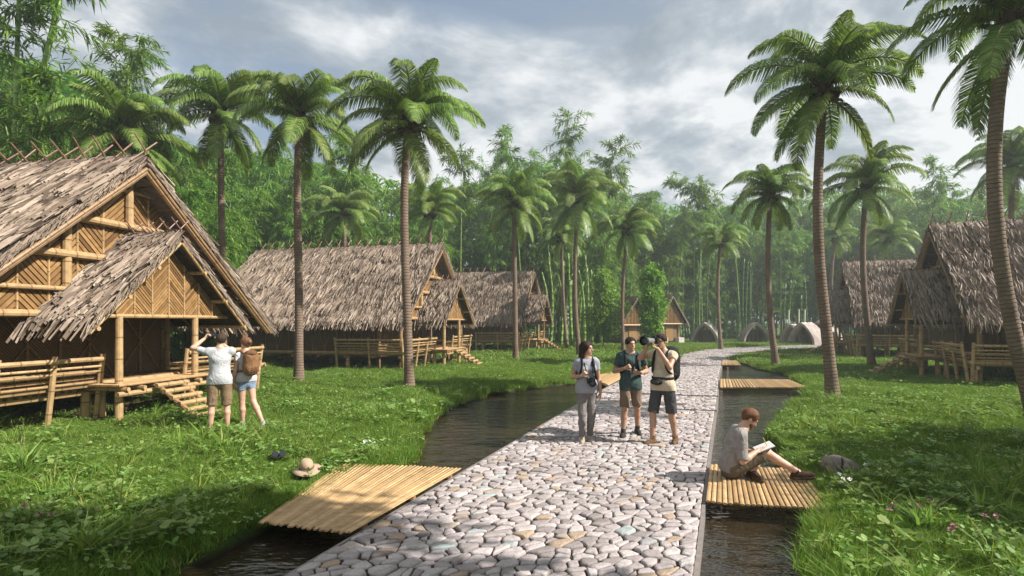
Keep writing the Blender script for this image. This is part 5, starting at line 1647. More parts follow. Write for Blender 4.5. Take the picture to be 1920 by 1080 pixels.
def person(label, loc, rz, J, spec, voxel=.0085, group=None, bvox=.0065):
    """J: joints in the person's own frame (facing -y, x to the viewer's right, z up, metres)."""
    root = empty('person', loc, rz, label, 'person', group)
    g = {k: np.asarray(v, float) for k, v in J.items()}
    fem = spec.get('fem', False)
    allp = np.array(list(g[k] for k in g if k not in ('face', 'hdL', 'hnL', 'hdR', 'hnR', 'toeL', 'toeR')))
    lo, hi = allp.min(0) - .28, allp.max(0) + .28
    lo[2] = min(lo[2], -.03)
    B = Field(lo, hi, bvox)
    pel, chest, neck, head = g['pelvis'], g['chest'], g['neck'], g['head']
    up_t = unit(chest - pel); 
    acr = unit(g['shR'] - g['shL']) ; fw = unit(np.cross(up_t, acr))     # chest front
    if 'front' in g: fw = unit(g['front'])
    rt = unit(np.cross(fw, up_t))
    Rt = np.stack([rt, fw, up_t])
    wS = .90 if fem else 1.0
    # trunk
    hipax = unit(g['hipR'] - g['hipL'])
    Rp = np.stack([hipax, unit(np.cross(up_t, hipax)), up_t])
    B.ell(pel, (.150 if not fem else .160, .103, .115), .05, Rp)
    B.ell(pel * .5 + chest * .5, (.130 * wS, .093, .15), .06, Rt)
    B.ell(chest, (.160 * wS, .108, .165), .06, Rt)
    B.cone(g['shL'] * .82 + chest * .18 + up_t * .03, g['shR'] * .82 + chest * .18 + up_t * .03, .062 * wS, .062 * wS, .05)
    if fem:
        for s_ in (-1, 1): B.ell(chest + rt * .07 * s_ + fw * .085 - up_t * .02, (.058, .05, .058), .04, Rt)
    B.cone(neck - (head - neck) * .35, head - unit(head - neck) * .05, .058 * wS, .052 * wS, .03)
    B.cone(g['shL'] * .5 + neck * .5 - up_t * .02, neck + up_t * .02, .05, .05, .04); B.cone(g['shR'] * .5 + neck * .5 - up_t * .02, neck + up_t * .02, .05, .05, .04)
    for sd in 'LR':
        sh, el, wr = g['sh' + sd], g['el' + sd], g['wr' + sd]
        B.cone(sh, el, .050 * wS, .037 * wS, .04)
        m = el + (wr - el) * .3
        B.cone(el, m, .037 * wS, .041 * wS, .02); B.cone(m, wr, .041 * wS, .026, .02)
        fingers(B, wr, g['hd' + sd], g['hn' + sd], spec.get('thumb' + sd, 1 if sd == 'L' else -1), spec.get('curl' + sd, .35))
        hp, kn, an = g['hip' + sd], g['kn' + sd], g['an' + sd]
        B.cone(hp, kn, .083 if not fem else .084, .053, .05)
        m = kn + (an - kn) * .32
        back = unit(np.cross(an - kn, hipax)); 
        if np.dot(back, fw) > 0: back = -back
        B.cone(kn, m + back * .012, .052, .054, .02); B.cone(m + back * .012, an, .054, .034, .02)
        to = g['toe' + sd]
        B.cone(an + unit(to) * -.03 - v3(0, 0, .03), an + unit(to) * .13 - v3(0, 0, .045), .032, .026, .02)
    # head
    f = unit(g['face']); hu = unit(head - neck) ; Rh = rot_to(f, hu if abs(np.dot(f, hu)) < .9 else (0, 0, 1))
    r_, f_, u_ = Rh
    hs = spec.get('headscale', 1.0) * .97
    def hp_(x, y, z): return head + (r_ * x + f_ * y + u_ * z) * hs
    B.ell(hp_(0, -.012, .028), np.array((.076, .096, .090)) * hs, .02, Rh)
    B.ell(hp_(0, .022, -.045), np.array((.058, .066, .072)) * hs, .03, Rh)
    B.ell(hp_(0, .066, -.098), np.array((.026, .020, .018)) * hs, .02, Rh)
    B.cone(hp_(0, .086, .008), hp_(0, .106, -.034), .008 * hs, .0125 * hs, .012)
    B.cone(hp_(-.03, .079, .026), hp_(.03, .079, .026), .012 * hs, .012 * hs, .015)
    B.cone(hp_(-.018, .083, -.066), hp_(.018, .083, -.066), .0085 * hs, .0085 * hs, .008)
    for s_ in (-1, 1):
        B.ell(hp_(.078 * s_, -.008, -.008), np.array((.010, .021, .032)) * hs, .006, Rh)
        B.ell(hp_(.033 * s_, .088, .006), np.array((.014, .010, .009)) * hs, 0, Rh, cut=True)
    me = B.mesh('body')
    sk = spec['skin']; me.materials.append(M[sk]); me.materials.append(M['eye']); me.materials.append(M['lip'])
    cs = np.empty(len(me.polygons) * 3, np.float32); me.polygons.foreach_get('center', cs); cs = cs.reshape(-1, 3)
    mi = np.zeros(len(cs), np.int32)
    for s_ in (-1, 1): mi[np.linalg.norm((cs - hp_(.032 * s_, .082, .006)) / np.array([1, 1, .8]), axis=1) < .0105 * hs] = 1
    lp = (cs - hp_(0, .093, -.066)); mi[(np.abs(lp @ r_) < .023 * hs) & (np.abs(lp @ u_) < .0070 * hs) & (np.abs(lp @ f_) < .03)] = 2
    me.polygons.foreach_set('material_index', mi)
    link_mesh('body', me, None, root)
    # hair
    hr = spec.get('hair')
    if hr:
        H = Field(head - .24, head + .24, .0075)
        if hr.get('long'): H = Field(head - v3(.26, .26, .48), head + .24, .009)
        t = hr.get('t', .012)
        face_clip = [(hp_(0, .055, 0), unit(f_ * .92 - u_ * .62))]
        H.ell(hp_(0, -.016, .032), np.array((.078 + t, .098 + t, .092 + t)) * hs, .01, Rh, clips=[(hp_(0, .062, .03), unit(f_ - u_ * .55)), (hp_(0, -.1, hr.get('nape', -.06)), unit(-u_ + f_ * .55))])
        for s_ in (-1, 1): H.ell(hp_(.066 * s_, .012, .05), np.array((.022, .05, .045)) * hs, .02, Rh)
        H.ell(hp_(0, .034, .097), np.array((.052, .042, .022)) * hs, .02, Rh)
        if hr.get('long'):
            for s_ in (-1, 1):
                H.cone(hp_(.062 * s_, -.02, .02), hp_(.070 * s_, -.035, -.14), .034, .026, .03)
            H.cone(hp_(0, -.075, .0), hp_(.02, -.085, -.17), .062, .05, .04); H.cone(hp_(.02, -.085, -.17), hp_(.03, -.09, -.30), .05, .016, .03)
        if hr.get('bun'): H.ell(hp_(0, -.115, .05), np.array((.045, .042, .045)) * hs, .02, Rh)
        H.folds(.0055, 75, 2)
        o = link_mesh('hair', H.mesh('hair'), hr['mat'], root)
    if spec.get('beard'):
        H = Field(head - .2, head + .2, .0065)
        H.ell(hp_(0, .024, -.055), np.array((.063, .068, .068)) * hs, .01, Rh, clips=[(hp_(0, .02, -.045), unit(u_ - f_ * .5 )), (hp_(0, .02, 0), -f_)])
        H.ell(hp_(0, .068, -.098), np.array((.034, .026, .024)) * hs, .02, Rh)
        H.folds(.002, 90, 1)
        link_mesh('beard', H.mesh('beard'), spec['beard'], root)
    # shirt
    sp = spec['shirt']; sl_ = sp.get('sleeve', .55); inf = sp.get('fit', .017)
    C = Field(lo, hi, voxel)
    pf_ = spec['legs'].get('fit', .02) * .5 + .010
    C.ell(pel + up_t * .02, ((.160 if fem else .152) + pf_, .124 + pf_, .19), .05, Rp)
    C.ell(pel * .5 + chest * .5, ((.138 if fem else .152) * wS + inf, .098 + inf, .16), .06, Rt)
    C.ell(chest, (.162 * wS + inf, .110 + inf, .165), .06, Rt)
    C.cone(g['shL'] * .82 + chest * .18 + up_t * .03, g['shR'] * .82 + chest * .18 + up_t * .03, .064 * wS + inf * .6, .064 * wS + inf * .6, .05)
    if fem:
        for s_ in (-1, 1): C.ell(chest + rt * .07 * s_ + fw * .085 - up_t * .02, (.062, .058, .062), .04, Rt)
    for sd in 'LR':
        C.cone(g['sh' + sd] * .5 + neck * .5 - up_t * .025, neck + up_t * .0, .052, .05, .04)
        if sl_ > 0:
            sh, el = g['sh' + sd], g['el' + sd]; e = sh + (el - sh) * min(sl_, 1)
            C.cone(sh, sh + (el - sh) * (min(sl_, 1) + .1), .052 * wS + inf * .75, .046 * wS + inf * .9, .03, clips=[(e, unit(el - sh))])
            if sl_ > 1: 
                wr = g['wr' + sd]; e2 = el + (wr - el) * (sl_ - 1)
                C.cone(el, el + (wr - el) * (sl_ - .9), .046 * wS + inf * .8, .044 * wS + inf * .6, .02, clips=[(e2, unit(wr - el))])
        else:
            C.cone(g['sh' + sd], g['sh' + sd] * .8 + g['el' + sd] * .2, .052, .046, .03, clips=[(g['sh' + sd] + (g['el' + sd] - g['sh' + sd]) * .12, unit(g['el' + sd] - g['sh' + sd]))])
        hp, kn = g['hip' + sd], g['kn' + sd]
        if np.dot(unit(hp - kn), up_t) > .6:
            q_ = .080 + spec['legs'].get('fit', .02) * .5 + .010
            C.cone(hp + up_t * .03, hp + (kn - hp) * .4, q_, q_, .05)
    C.folds(sp.get('fold', .007), 42, spec.get('seed', 1))
    hem = pel - up_t * sp.get('hem', .06)
    C.plane(hem, -up_t)
    nk = unit(head - neck); C.ell(neck + nk * .055 + fw * .022, (.082, .088, .062), 0, np.stack([rt, unit(np.cross(nk, rt)), nk]), cut=True)
    sh_o = link_mesh('shirt', C.mesh('shirt'), sp['mat'], root)
    # trousers / shorts
    tp = spec['legs']; ln_ = tp.get('len', .8); ti = tp.get('fit', .02)
    T = Field(lo, hi, voxel)
    T.ell(pel - up_t * .025, ((.160 if fem else .152) + ti * .5, .107 + ti * .6, .15), .05, Rp, clips=[(pel + up_t * .085, up_t)])
    for sd in 'LR':
        hp, kn, an = g['hip' + sd], g['kn' + sd], g['an' + sd]
        if ln_ <= 1:
            e = hp + (kn - hp) * ln_
            T.cone(hp, hp + (kn - hp) * (ln_ + .12), .084 + ti * .5, .058 + ti * .95, .03, clips=[(e, unit(kn - hp))])
        else:
            T.cone(hp, kn, .084 + ti * .6, .056 + ti * .7, .03)
            e = kn + (an - kn) * (ln_ - 1); m = kn + (an - kn) * .35
            T.cone(kn, m, .055 + ti * .7, .057 + ti * .6, .02); T.cone(m, e, .057 + ti * .6, .042 + ti * .5, .02, clips=[(e, unit(an - kn))])
    T.folds(tp.get('fold', .006), 38, spec.get('seed', 1) + 3)
    link_mesh(tp.get('name', 'shorts'), T.mesh('shorts'), tp['mat'], root)
    # shoes
    for sd in 'LR':
        an, to = g['an' + sd], unit(g['toe' + sd])
        kn = g['kn' + sd]; shin = unit(kn - an)
        dn = spec.get('sole' + sd); dn = unit(dn) if dn is not None else v3(0, 0, -1.0)
        Sf = Field(an - .3, an + .3, .0075)
        Sf.cone(an - to * .05 + dn * .038, an + to * .04 + dn * .038, .043, .044, .03)
        Sf.cone(an + to * .04 + dn * .035, an + to * .155 + dn * .052, .043, .033, .03)
        Sf.cone(an - to * .015 + dn * .02, an + shin * spec.get('boot', .035) - to * .01, .044, .044, .02, clips=[(an + shin * spec.get('boot', .035), shin)])
        Sf.plane(an + dn * .078, dn)
        so_ = link_mesh('shoe', Sf.mesh('shoe'), spec['shoe'], root)
        So = Field(an - .3, an + .3, .0075)
        So.cone(an - to * .055 + dn * .066, an + to * .06 + dn * .066, .047, .047, .02); So.cone(an + to * .06 + dn * .066, an + to * .162 + dn * .066, .047, .038, .02)
        So.plane(an + dn * .086, dn); So.plane(an + dn * .052, -dn)
        link_mesh('sole', So.mesh('sole'), spec.get('sole_mat', M['rubber']), so_)
        if spec.get('sock') is not None:
            K = Field(an - .2, an + .2, .0075)
            K.cone(an - shin * .02, an + shin * .11, .040, .044, .01, clips=[(an + shin * .085, shin)])
            link_mesh('sock', K.mesh('sock'), spec['sock'], root)
    return root

def strap(name, pts, w, t, mat, parent, n=18):
    "flat band through the points"
    P = [Vector(p) for p in pts]
    for _ in range(3):
        Q = [P[0]]
        for i in range(len(P) - 1): Q += [P[i].lerp(P[i + 1], .25), P[i].lerp(P[i + 1], .75)]
        Q.append(P[-1]); P = Q
    m = MB(); m.tube(P, max(w, t) * .5, 6)
    return m.build(name, mat, parent, True)

def local(root, p):
    c, s = math.cos(root.rotation_euler.z), math.sin(root.rotation_euler.z)
    return Vector((root.location.x + c * p[0] - s * p[1], root.location.y + s * p[0] + c * p[1], root.location.z + p[2]))

def like(root, name, label, cat, at_=(0, 0, 0), group=None):
    "a separate thing placed in a person's frame"
    o = empty(name, local(root, at_), root.rotation_euler.z, label, cat, group)
    return o

def sdf_part(name, lo, hi, h, fn, mat, parent):
    f_ = Field(lo, hi, h); fn(f_); return link_mesh(name, f_.mesh(name), mat, parent)

def backpack(person_root, J, label, mat, mat2, size=(.15, .10, .23), cat='backpack', dy=0.0, wear=True, waist=False):
    g = {k: np.asarray(v, float) for k, v in J.items()}
    up = unit(g['neck'] - g['pelvis']); ac = unit(g['shR'] - g['shL']); fw = unit(np.cross(up, ac))
    if 'front' in g: fw = unit(g['front'])
    rt = unit(np.cross(fw, up)); R = np.stack([rt, fw, up])
    c = g['chest'] - fw * (.125 + size[1]) - up * (.045 + dy)
    o = like(person_root, 'backpack', label, cat)
    def body(f_):
        for a in (-1, 1):
            for b in (-1, 1):
                f_.ell(c + rt * size[0] * .38 * a + up * size[2] * .42 * b, (size[0] * .66, size[1], size[2] * .6), .05, R)
        f_.ell(c, (size[0], size[1] * 1.05, size[2]), .05, R); f_.folds(.004, 40, 3)
    sdf_part('bag', c - .38, c + .38, .01, body, mat, o)
    def pk(f_): f_.ell(c - fw * size[1] * .70 - up * size[2] * .35, (size[0] * .80, size[1] * .42, size[2] * .50), .03, R); f_.folds(.003, 50, 5)
    sdf_part('pocket', c - .35, c + .35, .01, pk, mat2, o)
    def lid(f_): f_.ell(c - fw * size[1] * .1 + up * size[2] * .80, (size[0] * .86, size[1] * .98, size[2] * .30), .03, R)
    sdf_part('top_flap', c - .38, c + .38, .01, lid, mat2, o)
    for sd in 'LR':
        sh = g['sh' + sd]; nk = g['neck']
        top = sh * .58 + nk * .42 + up * .045
        pts = [c + rt * (.07 if sd == 'R' else -.07) * 1 + fw * size[1] * .8 + up * size[2] * .8]
        sg = np.sign(np.dot(sh - nk, rt))
        pts = [c + rt * .07 * sg + fw * size[1] * .8 + up * size[2] * .75, top - fw * .075 + up * .0, top + up * .012, top + fw * .085 - up * .04,
               g['chest'] + rt * .10 * sg + fw * .138 - up * .0, g['chest'] + rt * .135 * sg + fw * .105 - up * .13, g['chest'] + rt * .165 * sg + fw * .0 - up * .19, c + rt * size[0] * .8 * sg + fw * size[1] * .4 - up * size[2] * .6]
        strap('strap', pts, .042, .042, mat, o)
    if waist:
        ring = []
        for k in range(17):
            a = k / 16 * 2 * math.pi
            ring.append(g['pelvis'] + up * .10 + rt * math.cos(a) * .172 + fw * math.sin(a) * .135)
        strap('hip_belt', ring, .045, .045, mat, o)
    return o, c, R

# ---------------- walkers on the path
def standing(lean=0, step=.12, w=.09, h=1.0):
    J = dict(pelvis=(0, 0, .96), chest=(0, -lean, 1.30), neck=(0, -lean * 1.2, 1.47), head=(0, -lean * 1.3 - .015, 1.635),
             shL=(.185, -lean, 1.415), shR=(-.185, -lean, 1.415), hipL=(.09, 0, .91), hipR=(-.09, 0, .91))
    return J
def sc(J, s): return {k: (np.asarray(v, float) * s if k not in ('face', 'front', 'hdL', 'hdR', 'hnL', 'hnR', 'toeL', 'toeR') else np.asarray(v, float)) for k, v in J.items()}
# viewer faces the walkers: the walker's own left side is at +x
Jw = standing(.0)
Jw.update(shL=(.165, 0, 1.40), shR=(-.165, 0, 1.40),
          elR=(-.235, .05, 1.13), wrR=(-.125, -.17, 1.17), hdR=(.55, -.25, .55), hnR=(.5, .7, -.1),
          elL=(.215, .03, 1.12), wrL=(.235, -.05, .88), hdL=(.02, -.12, -1), hnL=(-.9, -.1, 0),
          hipL=(.085, 0, .92), hipR=(-.085, 0, .92), knL=(.085, -.02, .50), anL=(.075, .12, .085), toeL=(.10, -1, 0),
          knR=(-.095, -.10, .50), anR=(-.10, -.10, .085), toeR=(-.15, -1, 0), face=(.86, -.5, -.02))
Jw = sc(Jw, .945)
woman = person('person in a grey t-shirt and grey trousers walking with a camera on her chest', at(1100, 829), R_(2), Jw,
    dict(fem=True, skin='skin_tan', hair=dict(mat=hairmat('dark brown long hair', (0.028, 0.016, 0.011)), long=True, t=.014, nape=-.09),
         shirt=dict(mat=cloth('grey t-shirt cotton', (0.30, 0.30, 0.335)), sleeve=.48, fit=.014, hem=.09), legs=dict(mat=cloth('warm grey trousers', (0.185, 0.165, 0.155)), len=1.93, fit=.013, name='trousers'),
         shoe=cloth('beige trainers', (0.36, 0.29, 0.22)), sole_mat=simple('dark sole', (.1, .08, .06)), curlR=1.15, curlL=.35, seed=1))
bpw, _, _ = backpack(woman, Jw, 'black backpack on the back of the woman with the camera', M['black'], M['black'], (.13, .085, .21))

Jm = standing(.01)
Jm.update(elR=(-.27, .05, 1.15), wrR=(-.135, -.19, 1.22), hdR=(.75, -.25, .35), hnR=(.3, .8, .2),
          elL=(.29, .04, 1.15), wrL=(.12, -.21, 1.14), hdL=(-.85, -.2, .3), hnL=(-.2, .8, .2),
          knL=(.125, .04, .50), anL=(.155, .16, .10), toeL=(.12, -1, -.12), knR=(-.12, -.12, .50), anR=(-.15, -.13, .085), toeR=(-.25, -1, 0), face=(.30, -.95, -.02))
Jm = sc(Jm, .98)
man_mid = person('person in a dark green t-shirt and brown shorts, walking in the middle of three', at(1182, 819), R_(-2), Jm,
    dict(skin='skin_tan', hair=dict(mat=hairmat('dark short hair', (0.022, 0.014, 0.010)), t=.010),
         shirt=dict(mat=cloth('dark green cotton', (0.052, 0.085, 0.080)), sleeve=.58, fit=.02, hem=.12), legs=dict(mat=cloth('brown shorts', (0.19, 0.135, 0.095)), len=.90, fit=.026),
         shoe=cloth('dark walking shoes', (0.04, 0.035, 0.032)), sock=cloth('dark socks', (.05, .05, .05)), curlR=1.2, curlL=1.2, seed=2))
backpack(man_mid, Jm, 'black backpack on the back of the man in the dark green t-shirt', M['black'], M['black'], (.15, .10, .24))

Jp = standing(.0)
Jp.update(elR=(-.31, -.17, 1.36), wrR=(-.145, -.225, 1.545), hdR=(.12, -.40, .88), hnR=(.93, .1, -.05),
          elL=(.215, -.20, 1.24), wrL=(.075, -.315, 1.525), hdL=(-.72, -.45, .42), hnL=(.35, .2, .9), head=(-.01, -.045, 1.63), neck=(0, -.005, 1.47),
          hipL=(.10, 0, .91), hipR=(-.10, 0, .91), knL=(.118, .05, .50), anL=(.125, .17, .085), toeL=(.30, -1, 0), knR=(-.112, -.12, .50), anR=(-.115, -.13, .085), toeR=(-.25, -1, 0), face=(0, -1, -.06))
Jp = sc(Jp, 1.025)
man_cam = person('person in a cream sleeveless shirt and dark grey shorts photographing with a long lens', at(1243, 834), R_(-42), Jp,
    dict(skin='skin_tan', hair=dict(mat=hairmat('dark brown short hair', (0.03, 0.018, 0.012)), t=.012),
         shirt=dict(mat=cloth('cream cotton', (0.52, 0.43, 0.31)), sleeve=.40, fit=.018, hem=.10), legs=dict(mat=cloth('dark grey shorts', (0.065, 0.062, 0.064)), len=.98, fit=.03),
         shoe=cloth('brown leather boots', (0.13, 0.075, 0.04)), boot=.075, curlR=.55, curlL=.75, seed=3))
bpm, _, _ = backpack(man_cam, Jp, 'large black backpack with hip belt on the man with the long lens', M['black'], M['black'], (.16, .12, .27), waist=True)

def dslr(root, name, label, cat, pos, fw, lens, s=1.0):
    "camera body, lens barrel, hood; fw = view direction in the person's frame"
    o = like(root, name, label, cat)
    f_ = unit(fw); R = rot_to(f_); r_, f_, u_ = R
    Rm = Matrix([[r_[i], f_[i], u_[i]] for i in range(3)])
    p = np.asarray(pos, float)
    b = MB(); b.box(p, (.135 * s, .055 * s, .085 * s), Rm); b.box(p + u_ * .05 * s, (.05 * s, .05 * s, .03 * s), Rm); b.box(p + r_ * .055 * s + f_ * .025 * s, (.03 * s, .03 * s, .08 * s), Rm)
    b.build('camera_body', M['rubber'], o)
    l = MB(); a = p + f_ * .025 * s
    l.tube([Vector(a), Vector(a + f_ * lens * .55)], .036 * s, 16); l.tube([Vector(a + f_ * lens * .5), Vector(a + f_ * lens)], [.041 * s, .044 * s], 16)
    l.build('lens', M['lens_grey'] if lens > .15 else M['rubber'], o, False)
    h = MB(); e = a + f_ * lens
    h.tube([Vector(e), Vector(e + f_ * lens * .30)], [.050 * s, .062 * s], 16, False); h.tube([Vector(e - f_ * .002), Vector(e + f_ * .004)], [.050 * s, .046 * s], 16)
    h.build('lens_hood', M['rubber'], o)
    gm = MB(); gm.tube([Vector(e + f_ * .005), Vector(e + f_ * .008)], [.038 * s, .036 * s], 16); gm.build('glass', M['glass'], o)
    return o
M['lens_grey'] = simple('grey lens barrel', (0.16, 0.16, 0.16), .45, .4)
dslr(man_cam, 'camera', 'camera with a long grey telephoto lens held to the eye', 'camera', (-.035, -.235, 1.685), (0, -1, .02), .24, 1.15)
wb = like(man_cam, 'waist_bag', 'black waist bag worn below the cream shirt', 'waist bag')
def wbf(f_): f_.ell((-.03, -.165, 1.03), (.11, .055, .055), .03); f_.folds(.003, 60, 1)
sdf_part('bag', (-.2, -.28, .9), (.18, -.05, 1.15), .008, wbf, M['black'], wb)
def wbp(f_): f_.ell((-.03, -.21, 1.02), (.07, .03, .035), .02)
sdf_part('pocket', (-.2, -.28, .9), (.18, -.05, 1.15), .008, wbp, M['rubber'], wb)
# chest cameras and binoculars
cw = dslr(woman, 'camera', 'small black camera hanging from the neck strap of the walking woman', 'camera', (.045, -.165, 1.03), (0, -1, -.25), .085, .95)
cpt = [(.04 + .06, -.15, 1.06), (.075, -.165, 1.15), (.065, -.115, 1.30), (.05, -.02, 1.395), (0, .055, 1.40), (-.05, -.02, 1.395), (-.055, -.115, 1.30), (-.03, -.165, 1.15), (-.015, -.15, 1.06)]
strap('neck_strap', cpt, .018, .018, M['black'], cw)
bn = like(man_mid, 'binoculars', 'black binoculars hanging on the chest of the man in dark green', 'binoculars')
def binoc(o, c, R, s=1.0):
    r_, f_, u_ = R
    for s_ in (-1, 1):
        m = MB(); a = np.asarray(c) + r_ * .034 * s_ * s
        m.tube([Vector(a - f_ * .055 * s), Vector(a - f_ * .02 * s), Vector(a + f_ * .0 * s), Vector(a + f_ * .065 * s)], [.018 * s, .020 * s, .026 * s, .031 * s], 12)
        q = m.build('barrel', M['rubber'], o, False)
        g_ = MB(); g_.tube([Vector(a + f_ * .066 * s), Vector(a + f_ * .068 * s)], .025 * s, 12); g_.build('lens', M['glass'], q)
    m = MB(); m.tube([Vector(np.asarray(c) - r_ * .03 * s), Vector(np.asarray(c) + r_ * .03 * s)], .014 * s, 8); m.build('bridge', M['rubber'], o)
binoc(bn, (.0, -.17, 1.17), rot_to((0, -.3, -1), (0, -1, .3)))
strap('neck_strap', [(-.04, -.15, 1.21), (-.06, -.125, 1.30), (-.055, -.03, 1.445), (0, .06, 1.45), (.055, -.03, 1.445), (.06, -.125, 1.30), (.04, -.15, 1.21)], .018, .018, M['black'], bn)

# ---------------- the couple by the nearest house, seen from behind (they face +y: turned half round)
Ja = standing(.0)
Ja.update(elR=(-.18, -.30, 1.40), wrR=(.02, -.34, 1.60), hdR=(.35, -.15, .85), hnR=(.75, .1, -.3),
          elL=(.43, -.12, 1.50), wrL=(.26, -.27, 1.655), hdL=(-.45, -.2, .80), hnL=(-.75, .1, -.4), head=(-.02, -.02, 1.635),
          shL=(.195, -.03, 1.43), shR=(-.195, -.03, 1.43),
          hipL=(.10, 0, .91), hipR=(-.10, 0, .91), knL=(.125, -.01, .49), anL=(.145, .02, .085), toeL=(.2, -1, 0), knR=(-.115, -.01, .49), anR=(-.12, .02, .085), toeR=(-.25, -1, 0), face=(-.1, -1, .05))
Ja = sc(Ja, 1.015)
pa = at(412, 812)
man_photo = person('person in a white t-shirt and brown shorts raising a phone toward the nearest house', pa, math.pi + R_(24), Ja,
    dict(skin='skin', hair=dict(mat=hairmat('brown short hair', (0.045, 0.026, 0.017)), t=.010, nape=-.07),
         shirt=dict(mat=cloth('white cotton t-shirt', (0.43, 0.43, 0.44), .08), sleeve=.58, fit=.020, hem=.10, fold=.006), legs=dict(mat=cloth('tan brown shorts', (0.20, 0.135, 0.08)), len=.98, fit=.03),
         shoe=cloth('pale trainers', (0.50, 0.47, 0.44)), sole_mat=M['paper'], curlR=.9, curlL=.9, seed=4))
ph = like(man_photo, 'phone', 'black phone held up in both hands by the man in white', 'phone')
pm_ = MB(); pm_.box((.145, -.345, 1.755), (.15, .009, .075)); pm_.build('case', M['rubber'], ph)
gs = MB(); gs.box((.145, -.3385, 1.755), (.138, .003, .066)); gs.build('screen', M['glass'], ph)
Jb = standing(.0)
Jb.update(shL=(.155, 0, 1.40), shR=(-.155, 0, 1.40), elR=(-.215, .04, 1.13), wrR=(-.20, -.05, .90), hdR=(.05, -.15, -1), hnR=(.9, -.1, 0),
          elL=(.215, .05, 1.13), wrL=(.21, -.05, .90), hdL=(-.02, -.15, -1), hnL=(-.9, -.1, 0),
          hipL=(.085, 0, .92), hipR=(-.085, 0, .92), knL=(.06, -.03, .50), anL=(.045, -.02, .085), toeL=(.1, -1, 0), knR=(-.10, .10, .52), anR=(-.20, .30, .12), toeR=(-.15, -1, -.35), face=(.30, -1, .12))
Jb = sc(Jb, .965)
woman_b = person('person in a grey top and short denim shorts with a brown backpack, seen from behind', at(461, 803), math.pi + R_(46), Jb,
    dict(fem=True, skin='skin', hair=dict(mat=simple('auburn tied-back hair', (0.14, 0.062, 0.026), .5, .4, 0, .4, 40), t=.014, bun=True, nape=-.06),
         shirt=dict(mat=cloth('pale grey top', (0.46, 0.44, 0.46), .1), sleeve=.40, fit=.014, hem=.05), legs=dict(mat=cloth('faded denim', (0.19, 0.25, 0.33), .35, 14), len=.42, fit=.018),
         shoe=cloth('grey trainers', (0.42, 0.42, 0.40)), sole_mat=M['paper'], curlR=.3, curlL=.3, seed=5))
backpack(woman_b, Jb, 'brown canvas backpack on the woman in denim shorts', cloth('brown canvas', (0.20, 0.105, 0.05), .3), cloth('dark brown canvas', (0.14, 0.07, 0.035), .3), (.13, .11, .22), dy=-.02)

# ---------------- the man seated on the small footbridge, facing right
zs = zr + .035
Js = dict(pelvis=(0, .0, .115), chest=(0, -.055, .415), neck=(0, -.135, .575), head=(0, -.215, .705), front=(0, -.96, -.22),
          shL=(.18, -.085, .515), shR=(-.18, -.085, .515),
          elR=(-.25, -.09, .235), wrR=(-.105, -.29, .345), hdR=(.42, -.85, .14), hnR=(.15, .15, -.95),
          elL=(.25, -.12, .25), wrL=(.12, -.30, .275), hdL=(-.35, -.85, .28), hnL=(-.1, .25, .9),
          hipL=(.09, -.02, .105), hipR=(-.09, -.02, .105),
          knR=(-.07, -.395, .315), anR=(-.02, -.76, .085), toeR=(.10, -1, .12),
          knL=(.21, -.39, .20), anL=(-.06, -.235, .075), toeL=(-.85, -.45, -.05), face=(.06, -.80, -.58))
ps = at(1371, 890, zs)
man_sit = person('person sitting cross-legged on the small footbridge, writing in a notebook', (ps.x, ps.y, zs - .005), R_(78), Js,
    dict(skin='skin', hair=dict(mat=hairmat('reddish brown hair', (0.13, 0.055, 0.024)), t=.010, nape=-.075), beard=simple('short reddish beard', (0.12, 0.05, 0.022), .7, .2, 0, .4, 60),
         shirt=dict(mat=cloth('grey beige linen shirt', (0.25, 0.225, 0.21)), sleeve=.95, fit=.022, hem=.07, fold=.006), legs=dict(mat=cloth('olive brown shorts', (0.125, 0.105, 0.075)), len=.86, fit=.026),
         shoe=cloth('dark brown shoes', (0.05, 0.028, 0.020)), sole_mat=cloth('brown sole', (.08, .05, .03)), sock=None, curlR=.95, curlL=.55, seed=6))
nb_ = like(man_sit, 'notebook', 'open notebook with white pages resting on the seated man\'s raised knee', 'notebook')
Rn = rot_to((0, -.90, .42), (0, .42, .90)); Rm = Matrix([[Rn[0][i], Rn[1][i], Rn[2][i]] for i in range(3)])
c = Vector((-.01, -.375, .365))
m = MB(); m.box(c - Vector(Rn[2]) * .006, (.30, .225, .006), Rm); m.build('cover', cloth('dark cover', (.05, .04, .035)), nb_)
for s_ in (-1, 1):
    m = MB(); m.box(c + Vector(Rn[0]) * .0735 * s_ + Vector(Rn[2]) * .003, (.143, .212, .010), Rm); m.build('page', M['paper'], nb_)
pn = like(man_sit, 'pencil', 'yellow pencil in the right hand of the seated man', 'pencil')
m = MB(); a = Vector((-.045, -.405, .383)); b = a + Vector((-.03, .055, .11)); m.tube([a, a.lerp(b, .12), b], [.001, .005, .005], 6); m.build('shaft', M['wood'], pn)

